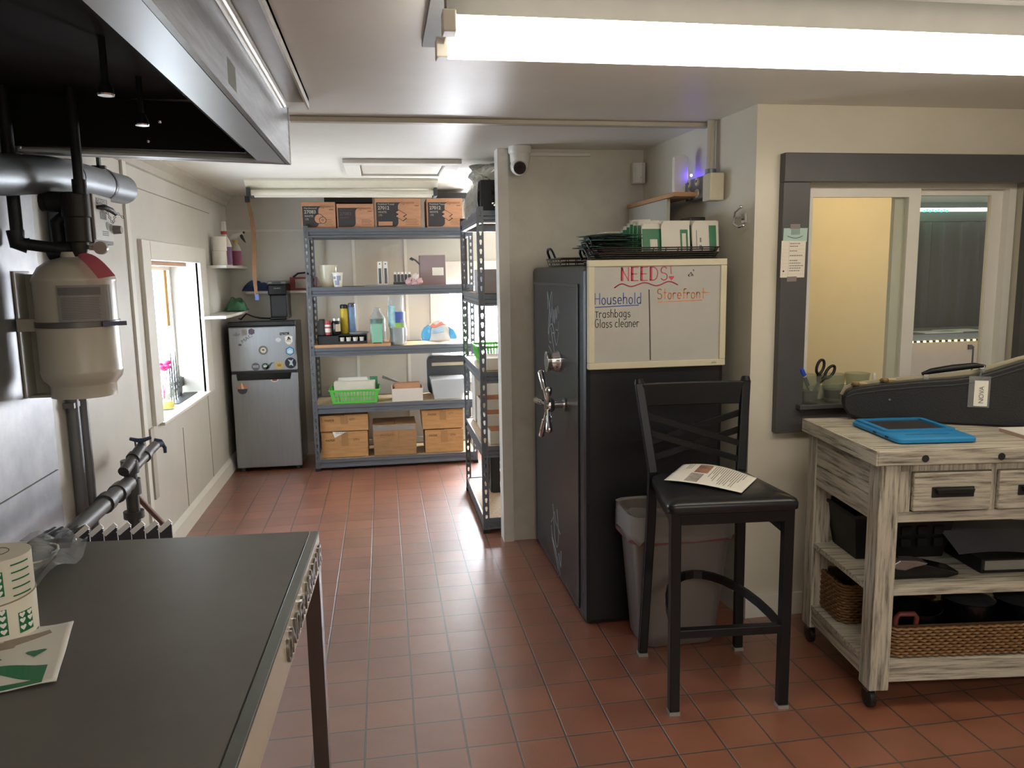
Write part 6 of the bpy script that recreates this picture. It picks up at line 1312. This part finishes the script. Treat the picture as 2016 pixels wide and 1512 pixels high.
fr = ((1.738, 2.918, .942), (.88, .05, -.45), (.45, .0, .88))
g = G()
for s in (-1, 1):
    P = [(s*.026+.0+.016*math.cos(2*PI*i/18)+s*.004*math.sin(2*PI*i/18), .135+.03*math.sin(2*PI*i/18)) for i in range(18)]
    o_, r_, u_ = [Vector(q) for q in fr]; g = G().tube([o_+r_*a+u_*b for a, b in P], .006, 8, loop=True); g.tube([o_+r_*(s*.018)+u_*.108, o_+r_*(s*.003)+u_*.078], .009, 8)
    g.build('handle', BLACK, t, smooth=50); G().prism([(s*.002, .0), (s*.008, .02), (s*.009, .085), (-s*.006, .085)], fr, -.001*s-.001, -.001*s+.001).build('blade', GALV, t)
t = thing('dropper_bottle', 'small dropper bottle with a white rubber bulb on the sill', 'bottle', (2.025, 2.92, .926))
G().lathe([(.016, .927), (.017, .93), (.017, .965), (.010, .975)], (2.025, 2.92, 0), 16).build('bottle', mat('amber_glass', '#4a3018', .15), t, smooth=40); G().lathe([(.0135, .973), (.0135, 1.0), (.012, 1.003)], (2.025, 2.92, 0), 16).build('cap', WPLAS, t, smooth=40); G().lathe([(.007, 1.002), (.0075, 1.02), (.0055, 1.035), (.002, 1.038)], (2.025, 2.92, 0), 12).build('bulb', WPLAS, t, smooth=50)
t = thing('taped_note', 'handwritten lined note taped to the dark window trim', 'note', (1.63, 2.89, 1.44)); fr = FX(2.8945)
G().prism([(1.571, 1.442), (1.675, 1.441), (1.677, 1.585), (1.573, 1.587)], fr, 0, .001).build('paper', mat('note_paper', '#ddd6c8', .6, var=.03), t)
g = G()
for i in range(9): g.prism([(1.576, 1.455+i*.014), (1.672, 1.455+i*.014), (1.672, 1.4556+i*.014), (1.576, 1.4556+i*.014)], fr, .0008, .0013)
g.prism([(1.604, 1.446), (1.6046, 1.446), (1.6065, 1.583), (1.6055, 1.583)], fr, .0008, .0014); g.build('ruled_lines', mat('rule_blue', '#b3adae', .6, var=0), t)
g = G()
random.seed(2)
for z, n in ((1.574, 5), (1.563, 4), (1.545, 4), (1.527, 6), (1.507, 5), (1.497, 6), (1.487, 7), (1.477, 5), (1.467, 5)):
    x = 1.609
    for k in range(n):
        L_ = random.uniform(.004, .009); g.prism([(x, z), (x+L_, z), (x+L_, z+.0035), (x, z+.003)], fr, .001, .0016); x += L_+.002
g.build('handwriting', INKG, t); G().disc((1.584, 1.467), .0035, fr, .001, .0018, 12).build('punch_hole', INK, t)
G().prism([(1.60, 1.425), (1.642, 1.426), (1.642, 1.446), (1.60, 1.445)], fr, .001, .0018).build('tape', clear_mat('tape_clear', '#b8b0ac', .5, .3), t)
t = thing('teal_card', 'pale teal card with a curved line taped above the lined note', 'card', (1.63, 2.893, 1.58))
G().prism([(1.579, 1.582), (1.681, 1.582), (1.683, 1.636), (1.581, 1.636)], fr, -.0008, -.0001).build('card', mat('card_teal', '#a9c4bd', .5, var=.03), t)
g = strokes(G(), [sc([(1.598, 1.605), (1.615, 1.599), (1.632, 1.597), (1.648, 1.6), (1.662, 1.606)])], FX(2.8943), .002, .0012)
for i in range(4): g.prism([(1.612, 1.612+.005*i), (1.65, 1.612+.005*i), (1.65, 1.614+.005*i), (1.612, 1.614+.005*i)], FX(2.8943), .0002, .0012)
g.build('printing', mat('teal_ink', '#56776f', .5, var=0), t)
G().prism([(1.608, 1.632), (1.65, 1.632), (1.65, 1.652), (1.608, 1.652)], fr, 0, .001).build('tape', bpy.data.materials['tape_clear'], t)
